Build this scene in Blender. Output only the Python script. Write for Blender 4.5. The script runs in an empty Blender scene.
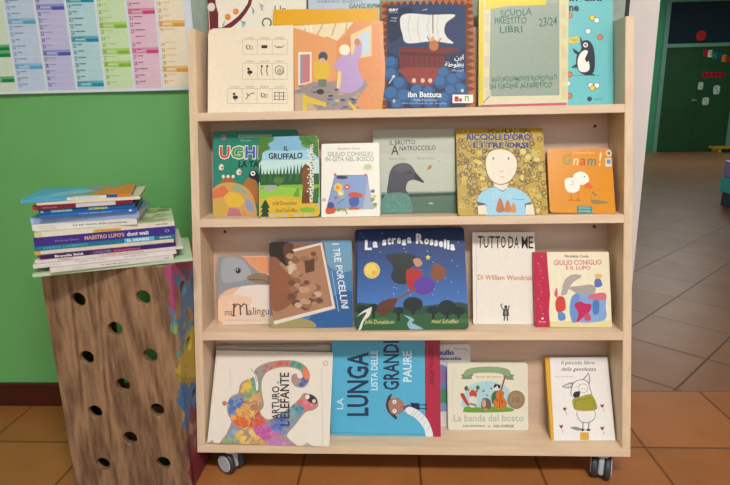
import bpy, bmesh, math, random
from mathutils import Vector, Matrix
random.seed(4)
sc = bpy.context.scene
COL = sc.collection
PI = math.pi

# ------------------------------------------------------------------ helpers
def lin(c):
    if isinstance(c, str):
        c = c.lstrip('#'); c = tuple(int(c[i:i+2], 16) for i in (0, 2, 4))
    return tuple((v/255/12.92 if v/255 <= .04045 else ((v/255+.055)/1.055)**2.4) for v in c[:3])

MATS = {}
def mat(name, color=None, rough=.5, build=None, spec=.5, emit=None, metal=0):
    if name in MATS: return MATS[name]
    m = bpy.data.materials.new(name); m.use_nodes = True
    nt = m.node_tree; b = nt.nodes['Principled BSDF']
    b.inputs['Roughness'].default_value = rough
    b.inputs['Specular IOR Level'].default_value = spec
    b.inputs['Metallic'].default_value = metal
    if color: b.inputs['Base Color'].default_value = (*lin(color), 1)
    if emit:
        b.inputs['Emission Color'].default_value = (*lin(emit[0]), 1); b.inputs['Emission Strength'].default_value = emit[1]
    if build: build(nt, b)
    MATS[name] = m
    return m

def noise_tint(c1, c2, scale=(1, 1, 1), detail=4, nscale=6.0, lo=.35, hi=.65, bump=0, dist=0.0):
    def f(nt, b):
        N, L = nt.nodes, nt.links
        tc = N.new('ShaderNodeTexCoord'); mp = N.new('ShaderNodeMapping'); mp.inputs['Scale'].default_value = scale
        no = N.new('ShaderNodeTexNoise'); no.inputs['Scale'].default_value = nscale; no.inputs['Detail'].default_value = detail
        no.inputs['Distortion'].default_value = dist
        cr = N.new('ShaderNodeValToRGB')
        cr.color_ramp.elements[0].position = lo; cr.color_ramp.elements[0].color = (*lin(c1), 1)
        cr.color_ramp.elements[1].position = hi; cr.color_ramp.elements[1].color = (*lin(c2), 1)
        L.new(tc.outputs['Object'], mp.inputs['Vector']); L.new(mp.outputs['Vector'], no.inputs['Vector'])
        L.new(no.outputs['Fac'], cr.inputs['Fac']); L.new(cr.outputs['Color'], b.inputs['Base Color'])
        if bump:
            bp = N.new('ShaderNodeBump'); bp.inputs['Strength'].default_value = bump; bp.inputs['Distance'].default_value = .002
            L.new(no.outputs['Fac'], bp.inputs['Height']); L.new(bp.outputs['Normal'], b.inputs['Normal'])
    return f

def print_mat(rough):
    """printed paper or board: colour per printed area, a little paper mottling"""
    def f(nt, b):
        N, L = nt.nodes, nt.links
        at = N.new('ShaderNodeAttribute'); at.attribute_name = 'print'
        tc = N.new('ShaderNodeTexCoord'); no = N.new('ShaderNodeTexNoise'); no.inputs['Scale'].default_value = 90
        mr = N.new('ShaderNodeMapRange'); mr.inputs['To Min'].default_value = .93; mr.inputs['To Max'].default_value = 1.05
        hs = N.new('ShaderNodeHueSaturation')
        L.new(tc.outputs['Object'], no.inputs['Vector']); L.new(no.outputs['Fac'], mr.inputs['Value'])
        L.new(mr.outputs['Result'], hs.inputs['Value']); L.new(at.outputs['Color'], hs.inputs['Color'])
        L.new(hs.outputs['Color'], b.inputs['Base Color'])
    return mat('printed_board_%02d' % int(rough*100), rough=rough, build=f, spec=.24)

def link(o, parent=None):
    COL.objects.link(o)
    if parent is not None: o.parent = parent
    return o
def obj(name, bm, m, parent=None, smooth=False):
    me = bpy.data.meshes.new(name)
    bmesh.ops.recalc_face_normals(bm, faces=bm.faces[:])
    bm.to_mesh(me); bm.free()
    for mm in (m if isinstance(m, (list, tuple)) else [m]): me.materials.append(mm)
    if smooth:
        for p in me.polygons: p.use_smooth = True
    return link(bpy.data.objects.new(name, me), parent)
def thing(name, label, cat, M=None, group=None):
    o = bpy.data.objects.new(name, None); o.empty_display_size = .03; COL.objects.link(o)
    if M is not None: o.matrix_world = M
    o['label'] = label; o['category'] = cat
    if group: o['group'] = group
    return o
def tag(o, label, cat, group=None):
    o['label'] = label; o['category'] = cat
    if group: o['group'] = group
    return o
def struct(o): o['kind'] = 'structure'; return o

def add_box(bm, x0, x1, y0, y1, z0, z1, bev=0):
    r = bmesh.ops.create_cube(bm, size=1)
    for v in r['verts']: v.co = Vector(((x0+x1)/2+v.co.x*(x1-x0), (y0+y1)/2+v.co.y*(y1-y0), (z0+z1)/2+v.co.z*(z1-z0)))
    if bev:
        es = list({e for v in r['verts'] for e in v.link_edges})
        bmesh.ops.bevel(bm, geom=es, offset=bev, segments=2, affect='EDGES', profile=.6)
def add_prism(bm, pts, d):
    """pts: 3d polygon, d: extrusion vector"""
    a = [bm.verts.new(p) for p in pts]; b = [bm.verts.new(Vector(p)+Vector(d)) for p in pts]
    n = len(pts)
    bm.faces.new(a); bm.faces.new(b[::-1])
    for i in range(n): bm.faces.new((a[i], b[i], b[(i+1) % n], a[(i+1) % n]))
def add_disc(bm, c, axis, r, h, seg=32, r2=None, bev=0):
    """solid disc centred at c along axis"""
    q = Vector((0, 0, 1)).rotation_difference(Vector(axis)).to_matrix().to_4x4()
    R = bmesh.ops.create_cone(bm, cap_ends=True, segments=seg, radius1=r, radius2=r if r2 is None else r2, depth=h,
                              matrix=Matrix.Translation(c) @ q)
    if bev:
        es = [e for e in {e for v in R['verts'] for e in v.link_edges} if len(e.link_faces) == 2 and any(len(f.verts) > 4 for f in e.link_faces)]
        bmesh.ops.bevel(bm, geom=es, offset=bev, segments=2, affect='EDGES', profile=.5)
def bx(name, m, parent, x0, x1, y0, y1, z0, z1, bev=.0008):
    bm = bmesh.new(); add_box(bm, x0, x1, y0, y1, z0, z1, bev); return obj(name, bm, m, parent)

# ------------------------------------------------------------------ printing (letters and pictures on flat faces)
_TX = {}
def glyphs(s, bold=0.0, shear=0.0, space=1.0):
    k = (s, bold, shear, space)
    if k not in _TX:
        cu = bpy.data.curves.new('lettering', 'FONT'); cu.body = s; cu.size = 1; cu.offset = bold; cu.shear = shear
        cu.space_character = space; cu.resolution_u = 2; cu.fill_mode = 'FRONT' if hasattr(cu, 'fill_mode') else 'BOTH'
        o = bpy.data.objects.new('lettering', cu); COL.objects.link(o)
        dg = bpy.context.evaluated_depsgraph_get(); dg.update()
        me = bpy.data.meshes.new_from_object(o.evaluated_get(dg))
        vs = [(v.co.x, v.co.y) for v in me.vertices]; fs = [tuple(p.vertices) for p in me.polygons]
        bpy.data.objects.remove(o); bpy.data.curves.remove(cu); bpy.data.meshes.remove(me)
        if not vs: vs, fs = [(0, 0), (1, 1)], []
        xs = [v[0] for v in vs]; ys = [v[1] for v in vs]
        x0, x1, y0, y1 = min(xs), max(xs), min(ys), max(ys)
        _TX[k] = ([((x-x0)/max(x1-x0, 1e-6), (y-y0)/max(y1-y0, 1e-6)) for x, y in vs], fs)
    return _TX[k]

def clip_poly(p, conv):
    out = p
    n = len(conv)
    for i in range(n):
        a, b = conv[i], conv[(i+1) % n]
        ex, ey = b[0]-a[0], b[1]-a[1]
        inp, out = out, []
        if not inp: return []
        d = [ex*(q[1]-a[1])-ey*(q[0]-a[0]) for q in inp]
        for j in range(len(inp)):
            k = (j+1) % len(inp)
            if d[j] >= 0: out.append(inp[j])
            if (d[j] >= 0) != (d[k] >= 0):
                t = d[j]/(d[j]-d[k]); out.append((inp[j][0]+t*(inp[k][0]-inp[j][0]), inp[j][1]+t*(inp[k][1]-inp[j][1])))
    return out

def catmull(pts, n=5):
    out = []; m = len(pts)
    for i in range(m):
        p0, p1, p2, p3 = (pts[(i+k-1) % m] for k in range(4))
        for j in range(n):
            t = j/n
            out.append(tuple(.5*(2*p1[a]+(p2[a]-p0[a])*t+(2*p0[a]-5*p1[a]+4*p2[a]-p3[a])*t*t+(3*p1[a]-p0[a]-3*p2[a]+p3[a])*t**3) for a in (0, 1)))
    return out

class Art:
    """Draws coloured areas and letters on a flat face.  Drawing coordinates (x right, y down) are
    mapped on the face by an affine map; sheet(x, z) -> point on the face, in layers EPS apart."""
    EPS = .00002
    def __init__(s, bm, outline, quad=None, base='ffffff', to3=None, crop=(0, 0, 1)):
        s.bm, s.out, s.n, s.boxes = bm, outline, 0, []
        s.cl = bm.loops.layers.float_color.get('print') or bm.loops.layers.float_color.new('print')
        s.to3 = to3 or (lambda x, z, k: (x, -k, z))
        xs = [p[0] for p in outline]; zs = [p[1] for p in outline]
        W, H = max(xs)-min(xs), max(zs)-min(zs); cx, cz = (max(xs)+min(xs))/2, (max(zs)+min(zs))/2
        if quad:
            TL, TR, BR, BL = [Vector(q) for q in quad]
            ex = ((BR-BL)+(TR-TL))/2; ey = ((TL-BL)+(TR-BR))/2; c = (TL+TR+BR+BL)/4
            det = ex.x*ey.y-ex.y*ey.x
            def mp(x, y):
                d = Vector((x, y))-c
                return (cx+W*(d.x*ey.y-d.y*ey.x)/det, cz+H*(ex.x*d.y-ex.y*d.x)/det)
            s.mp = mp
        else: s.mp = lambda x, y: (x, y)
        s.crop = crop
    def P(s, x, y):
        a, b, k = s.crop
        return s.mp(a+x/k, b+y/k)
    def layer(s, pts):
        """lowest layer lying over everything drawn there before"""
        xs = [p[0] for p in pts]; zs = [p[1] for p in pts]; b = (min(xs), max(xs), min(zs), max(zs))
        k = 1+max([q[4] for q in s.boxes if q[0] < b[1] and q[1] > b[0] and q[2] < b[3] and q[3] > b[2]] or [s.n])
        s.boxes.append((*b, k)); return (k+3)*s.EPS
    def _face(s, pts, col, k):
        if len(pts) < 3: return
        q = []
        for p in pts:
            if not q or abs(p[0]-q[-1][0])+abs(p[1]-q[-1][1]) > 1e-7: q.append(p)
        if len(q) > 1 and abs(q[0][0]-q[-1][0])+abs(q[0][1]-q[-1][1]) < 1e-7: q.pop()
        if len(q) < 3: return
        A = sum(q[i][0]*q[(i+1) % len(q)][1]-q[(i+1) % len(q)][0]*q[i][1] for i in range(len(q)))
        if A < 0: q = q[::-1]
        f = s.bm.faces.new([s.bm.verts.new(s.to3(x, z, k)) for x, z in q])
        f.material_index = 0
        c = (*lin(col), 1)
        for l in f.loops: l[s.cl] = c
    def poly(s, pts, col):
        q = [s.P(*p) for p in pts]
        s._face(clip_poly(q, s.out), col, s.layer(q)); return s
    def blob(s, pts, col): return s.poly(catmull(pts), col)
    def rect(s, x0, y0, x1, y1, col): return s.poly([(x0, y0), (x1, y0), (x1, y1), (x0, y1)], col)
    def ell(s, cx, cy, rx, ry, col, rot=0, n=20):
        c, t = math.cos(rot*PI/180), math.sin(rot*PI/180)
        return s.poly([(cx+rx*math.cos(a)*c-ry*math.sin(a)*t, cy+rx*math.cos(a)*t+ry*math.sin(a)*c) for a in (2*PI*i/n for i in range(n))], col)
    def line(s, pts, w, col, w2=None):
        n = len(pts); L, R = [], []
        for i, p in enumerate(pts):
            a, b = pts[max(i-1, 0)], pts[min(i+1, n-1)]
            d = math.hypot(b[0]-a[0], b[1]-a[1]) or 1
            ww = w/2 if w2 is None else (w+(w2-w)*i/(n-1))/2
            nx, ny = -(b[1]-a[1])/d*ww, (b[0]-a[0])/d*ww
            L.append((p[0]+nx, p[1]+ny)); R.append((p[0]-nx, p[1]-ny))
        k = s.layer([s.P(*q) for q in L+R])
        for i in range(n-1):
            s._face(clip_poly([s.P(*q) for q in (L[i], L[i+1], R[i+1], R[i])], s.out), col, k)
        return s
    def ring(s, cx, cy, r, w, col, n=18, ry=None):
        ry = ry or r
        return s.line([(cx+r*math.cos(2*PI*i/n), cy+ry*math.sin(2*PI*i/n)) for i in range(n+1)], w, col)
    def text(s, t, x0, y0, x1, y1, col, rot=0, bold=0.0, bend=0.0, wob=0.0, shear=0.0, space=1.0, slope=0.0):
        vs, fs = glyphs(t, bold, shear, space); q = []
        for x, y in vs:
            if rot == 90: px, py = x0+(x1-x0)*(1-y), y1+(y0-y1)*x          # reads upwards
            elif rot == -90: px, py = x0+(x1-x0)*y, y0+(y1-y0)*x            # reads downwards
            else: px, py = x0+(x1-x0)*x, y1+(y0-y1)*y
            if bend: py -= bend*(1-(2*x-1)**2)
            if wob: py += wob*math.sin(x*len(t)*2.1)*(y1-y0)
            if slope: py += slope*(x-.5)
            q.append(s.P(px, py))
        k = s.layer(q)
        for f in fs: s._face(clip_poly([q[i] for i in f], s.out), col, k)
        return s

def rrect(w, h, r, x0=None, n=5):
    """rounded rectangle outline, x centred, z from 0"""
    pts = []
    for cx, cz, a0 in ((w/2-r, h-r, 0), (-w/2+r, h-r, 90), (-w/2+r, r, 180), (w/2-r, r, 270)):
        if r <= 0: pts.append((cx, cz)); continue
        for i in range(n+1):
            a = (a0+90*i/n)*PI/180; pts.append((cx+r*math.cos(a), cz+r*math.sin(a)))
    return pts

def slab(bm, outline, y0, y1, col, back=True):
    """flat board with the printed colour on all faces"""
    cl = bm.loops.layers.float_color.get('print') or bm.loops.layers.float_color.new('print')
    n0 = len(bm.faces)
    add_prism(bm, [(x, y0, z) for x, z in outline], (0, y1-y0, 0))
    bm.faces.ensure_lookup_table()
    c = (*lin(col), 1)
    for f in bm.faces[n0:]:
        for l in f.loops: l[cl] = c

def frame(X, Y, Z, lean, yaw, roll):
    """matrix of a book leaning back against the shelf back"""
    yw, ln, ro = (a*PI/180 for a in (yaw, lean, roll))
    u = Vector((math.cos(yw), math.sin(yw), 0)); n0 = Vector((-math.sin(yw), math.cos(yw), 0))
    v = n0*math.sin(ln)+Vector((0, 0, 1))*math.cos(ln)
    x = u*math.cos(ro)-v*math.sin(ro); z = v*math.cos(ro)+u*math.sin(ro); y = z.cross(x)
    M = Matrix((x, y, z)).transposed().to_4x4(); M.translation = (X, Y, Z)
    return M, x

PAGES = mat('page_edges', 'd9ccb4', .8, noise_tint('cfc0a6', 'e2d8c4', (1, 40, 40), nscale=30))

BOOKS = {}
def book(name, label, geo, quad, base, group, crop=(0, 0, 1), r=.004, rough=.35, edge=None, back=None, spine=None, board=.0022, cat='book'):
    X, Y, Z, w, h, t, lean, yaw, roll = geo
    M, u = frame(X, Y, Z, lean, yaw, roll)
    low = min(-abs(u.z)*w/2, 0); M.translation.z = Z-low+.0003
    root = thing(name, label, cat, M, group)
    pm = print_mat(rough); out = rrect(w, h, r)
    bm = bmesh.new()
    slab(bm, out, 0, board, edge or base)
    slab(bm, out, t-board, t, back or edge or base)
    sx = -w/2
    slab(bm, [(sx, r), (sx, h-r), (sx+board, h-r), (sx+board, r)][::-1], 0, t, spine or edge or base)
    A = Art(bm, out, quad, base, crop=crop)
    A._face(out, base, .00005)
    BOOKS[name] = (root, bm, pm)
    pb = bmesh.new(); add_box(pb, -w/2+board+.0002, w/2-.003, board+.0001, t-board-.0001, .003, h-.003)
    tl_ = math.tan(lean*PI/180)
    def rest(b):                                # the foot of the book lies flat on the shelf
        for v in b.verts:
            if v.co.y > 0: v.co.z += v.co.y*tl_*(1-v.co.z/h)
        return b
    obj('pages', rest(pb), PAGES, root)
    A.done = lambda: obj('cover', rest(bm), pm, root)
    def part(name, label):                      # following areas belong to this part
        A.bm = bmesh.new(); A.cl = A.bm.loops.layers.float_color.new('print'); A.extra = (name, label)
        slab(A.bm, [(-w/2-.0004, .0003), (-w/2, .0003), (-w/2, h-.0003), (-w/2-.0004, h-.0003)] if spine else [(w/2, .0003), (w/2+.0004, .0003), (w/2+.0004, h-.0003), (w/2, h-.0003)], 0, t, spine or 'a82a44')
    def whole():
        o = obj(A.extra[0], rest(A.bm), pm, root); o['label'] = A.extra[1]; A.bm = bm; A.cl = bm.loops.layers.float_color.get('print')
    A.part, A.whole = part, whole
    return A

# ------------------------------------------------------------------ camera (26 mm phone lens, tilted down)
cam = bpy.data.cameras.new('camera'); cam.sensor_width = 36; cam.lens = 540/730*36; cam.clip_start = .02
co = bpy.data.objects.new('camera', cam); COL.objects.link(co)
rt, up, fw = Vector((.99875, .0457, -.0204)), Vector((.00916, .23392, .97221)), Vector((-.0492, .97118, -.23321))
Mc = Matrix((rt, up, -fw)).transposed().to_4x4(); Mc.translation = (-.0356, -1.0593, .7198)
co.matrix_world = Mc; sc.camera = co

# ------------------------------------------------------------------ the room
FL = -.085
def tiles(name, ang, size, ox, oy, c1, c2, c3, rough):
    def f(nt, b):
        N, L = nt.nodes, nt.links
        tc = N.new('ShaderNodeTexCoord'); mp = N.new('ShaderNodeMapping'); mp.vector_type = 'TEXTURE'
        mp.inputs['Rotation'].default_value = (0, 0, ang*PI/180); mp.inputs['Location'].default_value = (ox, oy, 0)
        mp.inputs['Scale'].default_value = (size, size, 1)
        L.new(tc.outputs['Object'], mp.inputs['Vector'])
        sep = N.new('ShaderNodeSeparateXYZ'); L.new(mp.outputs['Vector'], sep.inputs['Vector'])
        def edge(o):
            fr = N.new('ShaderNodeMath'); fr.operation = 'FRACT'; L.new(o, fr.inputs[0])
            s = N.new('ShaderNodeMath'); s.operation = 'SUBTRACT'; s.inputs[1].default_value = .5; L.new(fr.outputs[0], s.inputs[0])
            a = N.new('ShaderNodeMath'); a.operation = 'ABSOLUTE'; L.new(s.outputs[0], a.inputs[0]); return a.outputs[0]
        mx = N.new('ShaderNodeMath'); mx.operation = 'MAXIMUM'
        L.new(edge(sep.outputs['X']), mx.inputs[0]); L.new(edge(sep.outputs['Y']), mx.inputs[1])
        gr = N.new('ShaderNodeMapRange'); gr.inputs['From Min'].default_value = .486; gr.inputs['From Max'].default_value = .494
        L.new(mx.outputs[0], gr.inputs['Value'])
        fl = N.new('ShaderNodeVectorMath'); fl.operation = 'FLOOR'; L.new(mp.outputs['Vector'], fl.inputs[0])
        wn = N.new('ShaderNodeTexWhiteNoise'); L.new(fl.outputs['Vector'], wn.inputs['Vector'])
        no = N.new('ShaderNodeTexNoise'); no.inputs['Scale'].default_value = 2.2; no.inputs['Detail'].default_value = 5
        L.new(mp.outputs['Vector'], no.inputs['Vector'])
        ad = N.new('ShaderNodeMath'); ad.operation = 'MULTIPLY_ADD'; ad.inputs[1].default_value = .45
        L.new(wn.outputs['Value'], ad.inputs[0]); L.new(no.outputs['Fac'], ad.inputs[2])
        cr = N.new('ShaderNodeValToRGB'); cr.color_ramp.elements[0].position = .4; cr.color_ramp.elements[0].color = (*lin(c1), 1)
        cr.color_ramp.elements[1].position = 1.0; cr.color_ramp.elements[1].color = (*lin(c2), 1)
        L.new(ad.outputs[0], cr.inputs['Fac'])
        mi = N.new('ShaderNodeMix'); mi.data_type = 'RGBA'; mi.inputs['B'].default_value = (*lin(c3), 1)
        L.new(gr.outputs['Result'], mi.inputs['Factor']); L.new(cr.outputs['Color'], mi.inputs['A'])
        L.new(mi.outputs['Result'], b.inputs['Base Color'])
        bp = N.new('ShaderNodeBump'); bp.invert = True; bp.inputs['Strength'].default_value = .5; bp.inputs['Distance'].default_value = .002
        L.new(gr.outputs['Result'], bp.inputs['Height']); L.new(bp.outputs['Normal'], b.inputs['Normal'])
    return mat(name, rough=rough, build=f, spec=.45)
tile_room = tiles('terracotta_tiles', 0, .2755, .025, .131, '8f5a2e', 'a86c3a', '6a4022', .38)
tile_hall = tiles('terracotta_tiles_diagonal', 45, .283, .19, -.185, '80593e', '906a4c', '4c3626', .36)
bm = bmesh.new()
add_box(bm, -2.6, 7.2, -4, .407, FL-.05, FL)
n = len(bm.faces)
add_box(bm, -2.6, 7.2, .407, 9.4, FL-.05, FL); bm.faces.ensure_lookup_table()
for f in bm.faces[n:]: f.material_index = 1
struct(obj('floor', bm, [tile_room, tile_hall]))

WY = .315
green = mat('green_wall_paint', rough=.55, build=noise_tint('62a45e', '6aae66', nscale=3))
white = mat('white_wall_paint', rough=.6, build=noise_tint('cdc6c2', 'd6cfcb', nscale=5))
bm = bmesh.new(); add_box(bm, -2.6, .50, WY, WY+.22, FL, 2.6)
n = len(bm.faces); add_box(bm, .50, .59, WY, WY+.22, FL, 2.6); bm.faces.ensure_lookup_table()
for f in bm.faces[n:]: f.material_index = 1
struct(obj('wall_back', bm, [green, white]))
struct(bx('wall_left', green, None, -2.75, -2.6, -4, WY+.22, FL, 2.6, 0))
struct(bx('ceiling', mat('ceiling_paint', 'dcd8d0', .8), None, -2.75, 7.4, -4, 9.6, 2.6, 2.7, 0))
maroon = mat('maroon_skirting', rough=.35, build=noise_tint('3c1310', '48180f', nscale=9))
struct(bx('baseboard_back', maroon, None, -2.6, .50, WY-.012, WY, FL, FL+.07, .002))
# hall beyond the wall end
HY = 9.2
hall_green = mat('hall_green_paint', rough=.5, build=noise_tint('38936a', '409e74', nscale=2))
struct(bx('wall_far', hall_green, None, -2.75, 7.4, HY, HY+.2, FL, 2.6, 0))
struct(bx('wall_right', hall_green, None, 7.2, 7.4, -4, HY, FL, 2.6, 0))

# double door of the hall with the glazed part over it
dg = mat('dark_green_door_paint', rough=.45, build=noise_tint('1c4426', '214c2b', nscale=3))
fr = mat('door_frame_paint', '6a9c88', .4)
bm = bmesh.new()
for a in ((4.73, 4.80, FL, 2.55), (6.02, 6.09, FL, 2.55)): add_box(bm, a[0], a[1], HY-.07, HY, a[2], a[3])
for a in ((1.72, 1.78), (2.46, 2.55)): add_box(bm, 4.80, 6.02, HY-.07, HY, a[0], a[1])
d = struct(obj('door_1', bm, fr))
for x0, x1 in ((4.802, 5.408), (5.412, 6.018)): bx('door_leaf', dg, d, x0, x1, HY-.045, HY-.002, FL+.005, 1.718, .004)
bx('transom_glass', mat('dark_glass', '1c2a38', .2), d, 4.802, 6.018, HY-.03, HY-.01, 1.782, 2.458, .001)
bm = bmesh.new(); add_disc(bm, (5.352, HY-.06, .82), (0, 1, 0), .022, .03); add_box(bm, 5.342, 5.40, HY-.088, HY-.075, .81, .83)
obj('door_handle', bm, mat('brass_handle', 'c9b68a', .3, metal=.7), d)

def cutout(name, label, cat, x, z, draw, w, h, base, y=HY-.046, group=None):
    """flat card fixed on the door, z is its centre"""
    out = rrect(w, h, min(w, h)*.3)
    M = Matrix.Translation((x, y-.004, z-h/2))
    bm = bmesh.new(); slab(bm, out, 0, .003, base)
    A = Art(bm, out); A._face(out, base, .001); A.EPS = .001; draw(A, w, h)
    o = obj(name, bm, print_mat(.5)); o.matrix_world = M
    return tag(o, label, cat, group)
bm = bmesh.new(); add_disc(bm, (0, 0, 0), (0, 1, 0), .085, .012, bev=.003)
o = obj('paper_disc', bm, mat('red_paper', 'b01c24', .5)); o.location = (5.371, HY-.038, 1.905)
tag(o, 'round red paper disc on the dark glass over the green hall door', 'decoration')
for i, (ch, c) in enumerate(zip('BENVENUTI', ('b8242c', 'e6e2d4', '2c8f6a', '2a4fa0', 'd88a24', 'b8242c', 'e6d23c', '2c8f6a', 'd88a24'))):
    words = ('red', 'white', 'bluish green', 'blue', 'orange', 'crimson', 'yellow', 'sea green', 'amber')[i]
    if i > 5: break
    bm = bmesh.new(); cl = bm.loops.layers.float_color.new('print')
    vs, fs = glyphs(ch, .05)
    w, h = .068, .115
    vv = [(x*w-w/2, z*h) for x, z in vs]
    for yy in (0, -.006):
        V = [bm.verts.new((x, yy, z)) for x, z in vv]
        for f in fs:
            q = bm.faces.new([V[k] for k in f])
            for l in q.loops: l[cl] = (*lin(c), 1)
    o = obj('paper_letter', bm, print_mat(.5)); o.location = (5.47+i*.082, HY-.047, 1.56-i*.024+(.012 if i % 2 else 0))
    tag(o, 'paper letter %s in %s, %s of the slanting row on the green hall door' % (ch, words, ('first', 'second', 'third', 'fourth', 'fifth', 'sixth')[i]), 'letter', 'paper letters on the hall door')
cutout('paper_banner', 'small red paper strip under the slanting letters on the green hall door', 'banner', 5.655, 1.25,
       lambda A, w, h: [A.ell(-w/2+w*(k+.5)/5, h/2, w*.06, h*.25, '6e1418') for k in range(5)], .38, .085, 'a81e26')
for (x, z, w, h, lb) in ((5.455, 1.065, .085, .13, 'highest of the three pale paper cutouts on the green hall door, under the red strip'),
                         (5.741, .99, .11, .15, 'rightmost pale paper cutout on the green hall door'),
                         (5.574, .80, .11, .13, 'lowest pale paper cutout on the green hall door, by the handle')):
    cutout('paper_cutout', lb, 'decoration', x, z, lambda A, w, h: (A.ell(-w*.15, h*.7, w*.13, h*.12, '7f9a94'), A.ell(w*.15, h*.3, w*.16, h*.12, '7f9a94')), w, h, 'b9cdc8', group='pale paper cutouts on the hall door')
bench = thing('low_bench', 'low yellow bench along the foot of the green hall wall', 'bench', Matrix.Translation((6.6, 8.98, FL)))
by = mat('yellow_bench_paint', 'b89a2c', .45)
bx('seat', by, bench, -.90, .5, -.12, .12, .06, .10, .004)
for x in (-.85, .42): bx('leg', by, bench, x, x+.05, -.11, .11, 0, .06, .002)
# plastic drawer unit at the right edge
un = thing('drawer_unit', 'purple and teal plastic drawer unit on dark feet standing in the hall', 'drawer unit', Matrix.Translation((2.87, 3.2, FL)))
bx('plinth', mat('dark_plastic', '2a2a38', .4), un, -.18, .18, 0, .3, 0, .115, .006)
dr = bx('drawer', mat('teal_plastic', '2f9a92', .35), un, -.205, .205, -.01, .3, .115, .235, .012); dr['label'] = 'teal drawer'
bx('handle', MATS['teal_plastic'], dr, -.06, .06, -.03, -.01, .17, .19, .004)
dr = bx('drawer', mat('purple_plastic', '7a6aa8', .35), un, -.19, .19, 0, .3, .235, .37, .012); dr['label'] = 'purple drawer'
bx('handle', MATS['purple_plastic'], dr, -.06, .06, -.02, 0, .295, .315, .004)

# grey pinboard on the wall behind the trolley
pb = thing('pinboard', 'grey green pinboard with a black right edge on the wall behind the top shelf', 'pinboard', Matrix.Translation((0, WY, .62)))
bx('panel', mat('pinboard_felt', rough=.8, build=noise_tint('8f9c90', '9aa69a', nscale=60)), pb, -.508, .508, -.010, -.0005, 0, .72, .001)
bx('frame', mat('black_plastic', '1b1a18', .4), pb, .508, .517, -.012, -.0005, 0, .72, .001)

# ------------------------------------------------------------------ wall calendar
def calendar():
    x0, x1, z0, z1 = -1.42, -.510, .784, 1.30
    def to3(x, z, k):
        s = .003+.003*math.sin((x+1.3)*5.2)+.012*max(0, 1-(z-z0)/.12)*(.35+.3*math.sin(x*9))      # sheet lifts a little at its lower edge
        return (x, WY-.0025-s-k, z-.012*(x-x1)*0)
    bm = bmesh.new(); cl = bm.loops.layers.float_color.new('print')
    def quadgrid(a, b, c, d, col, k, nx=2):
        for i in range(nx):
            xa, xb = a+(b-a)*i/nx, a+(b-a)*(i+1)/nx
            nz = 10 if d-c > .1 else 1
            for j in range(nz):
                za, zb = c+(d-c)*j/nz, c+(d-c)*(j+1)/nz
                f = bm.faces.new([bm.verts.new(to3(x, z, k)) for x, z in ((xa, za), (xb, za), (xb, zb), (xa, zb))])
                for l in f.loops: l[cl] = (*lin(col), 1)
    quadgrid(x0, x1, z0, z1, 'd3d9e2', 0, 24)
    quadgrid(x0, x1, z0, z1, 'd3d9e2', -.0006, 24)
    cols = [  # pale column, bar, dark bar, ink
        ('c9d8c4', '63a56e', '0f8042', '3c7a50'), ('c9d8c4', '63a56e', '0f8042', '3c7a50'), ('c9d8c4', '63a56e', '0f8042', '3c7a50'),
        ('b9c9e0', '8db9d8', '5a9fc6', '6f86ac'), ('bab8dc', '8c94c8', '4a58a6', '4c4c7c'), ('add0d8', '62aabd', '1487a6', '3c7484'),
        ('c6dcb2', 'a8cc6a', '7fb520', '6f9850'), ('dcb9cb', 'd68aa8', 'c2437a', '9c4c72'), ('e9dac2', 'e2b878', 'd9982e', 'a8824c')]
    edges = [-1.345, -1.27, -1.195, -1.120, -1.045, -.969, -.893, -.817, -.743, -.669, -.597]
    edges = [-1.196, -1.120, -1.045, -.969, -.893, -.817, -.743, -.669, -.597, -.527]
    random.seed(9)
    bars = {3: [.944, .842], 4: [.974, .877], 5: [.997, .896, .800], 6: [.938, .876, .843], 7: [.969, .871], 8: [.927, .829], 2: [1.0, .888, .866, .809]}
    A = Art(bm, [(x0, z0), (x1, z0), (x1, z1), (x0, z1)], to3=to3)
    for ci in range(9):
        a, b = edges[ci]+.003, edges[ci+1]-.003
        pale, bar, dark, ink = cols[ci]
        quadgrid(a, b, .791, z1-.02, pale, .0002, 3)
        z = .797; day = 31
        rows = []
        while z < 1.26 and day > 0:
            rows.append((z, day)); z += .0150; day -= 1
        for z, dday in rows:
            quadgrid(a, b, z-.0003, z+.0003, 'd4d8dc', .0004, 3)
            A.n = 20
            if any(abs(z-q) < .0076 for q in bars.get(ci, [])):
                quadgrid(a, b, z+.0004, z+.0148, bar, .0004, 3)
                quadgrid(a+(b-a)*.55, b, z+.0004, z+.0084, dark, .0005, 2); A.n = 24
                quadgrid(a+.010, a+(b-a)*.5, z+.0055, z+.0085, pale, .0006, 1)
            A.text(str(dday), a+.002, z+.0122, a+.010, z+.003, ink, bold=.02)
            L = random.uniform(.010, .026)
            quadgrid(a+.0125, a+.0125+L, z+.009, z+.0112, ink if ci % 2 else bar, .0006, 1)
    o = obj('wall_calendar', bm, print_mat(.45))
    tag(o, 'wide wall calendar sheet with pastel month columns on the green wall', 'calendar')
calendar()

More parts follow.
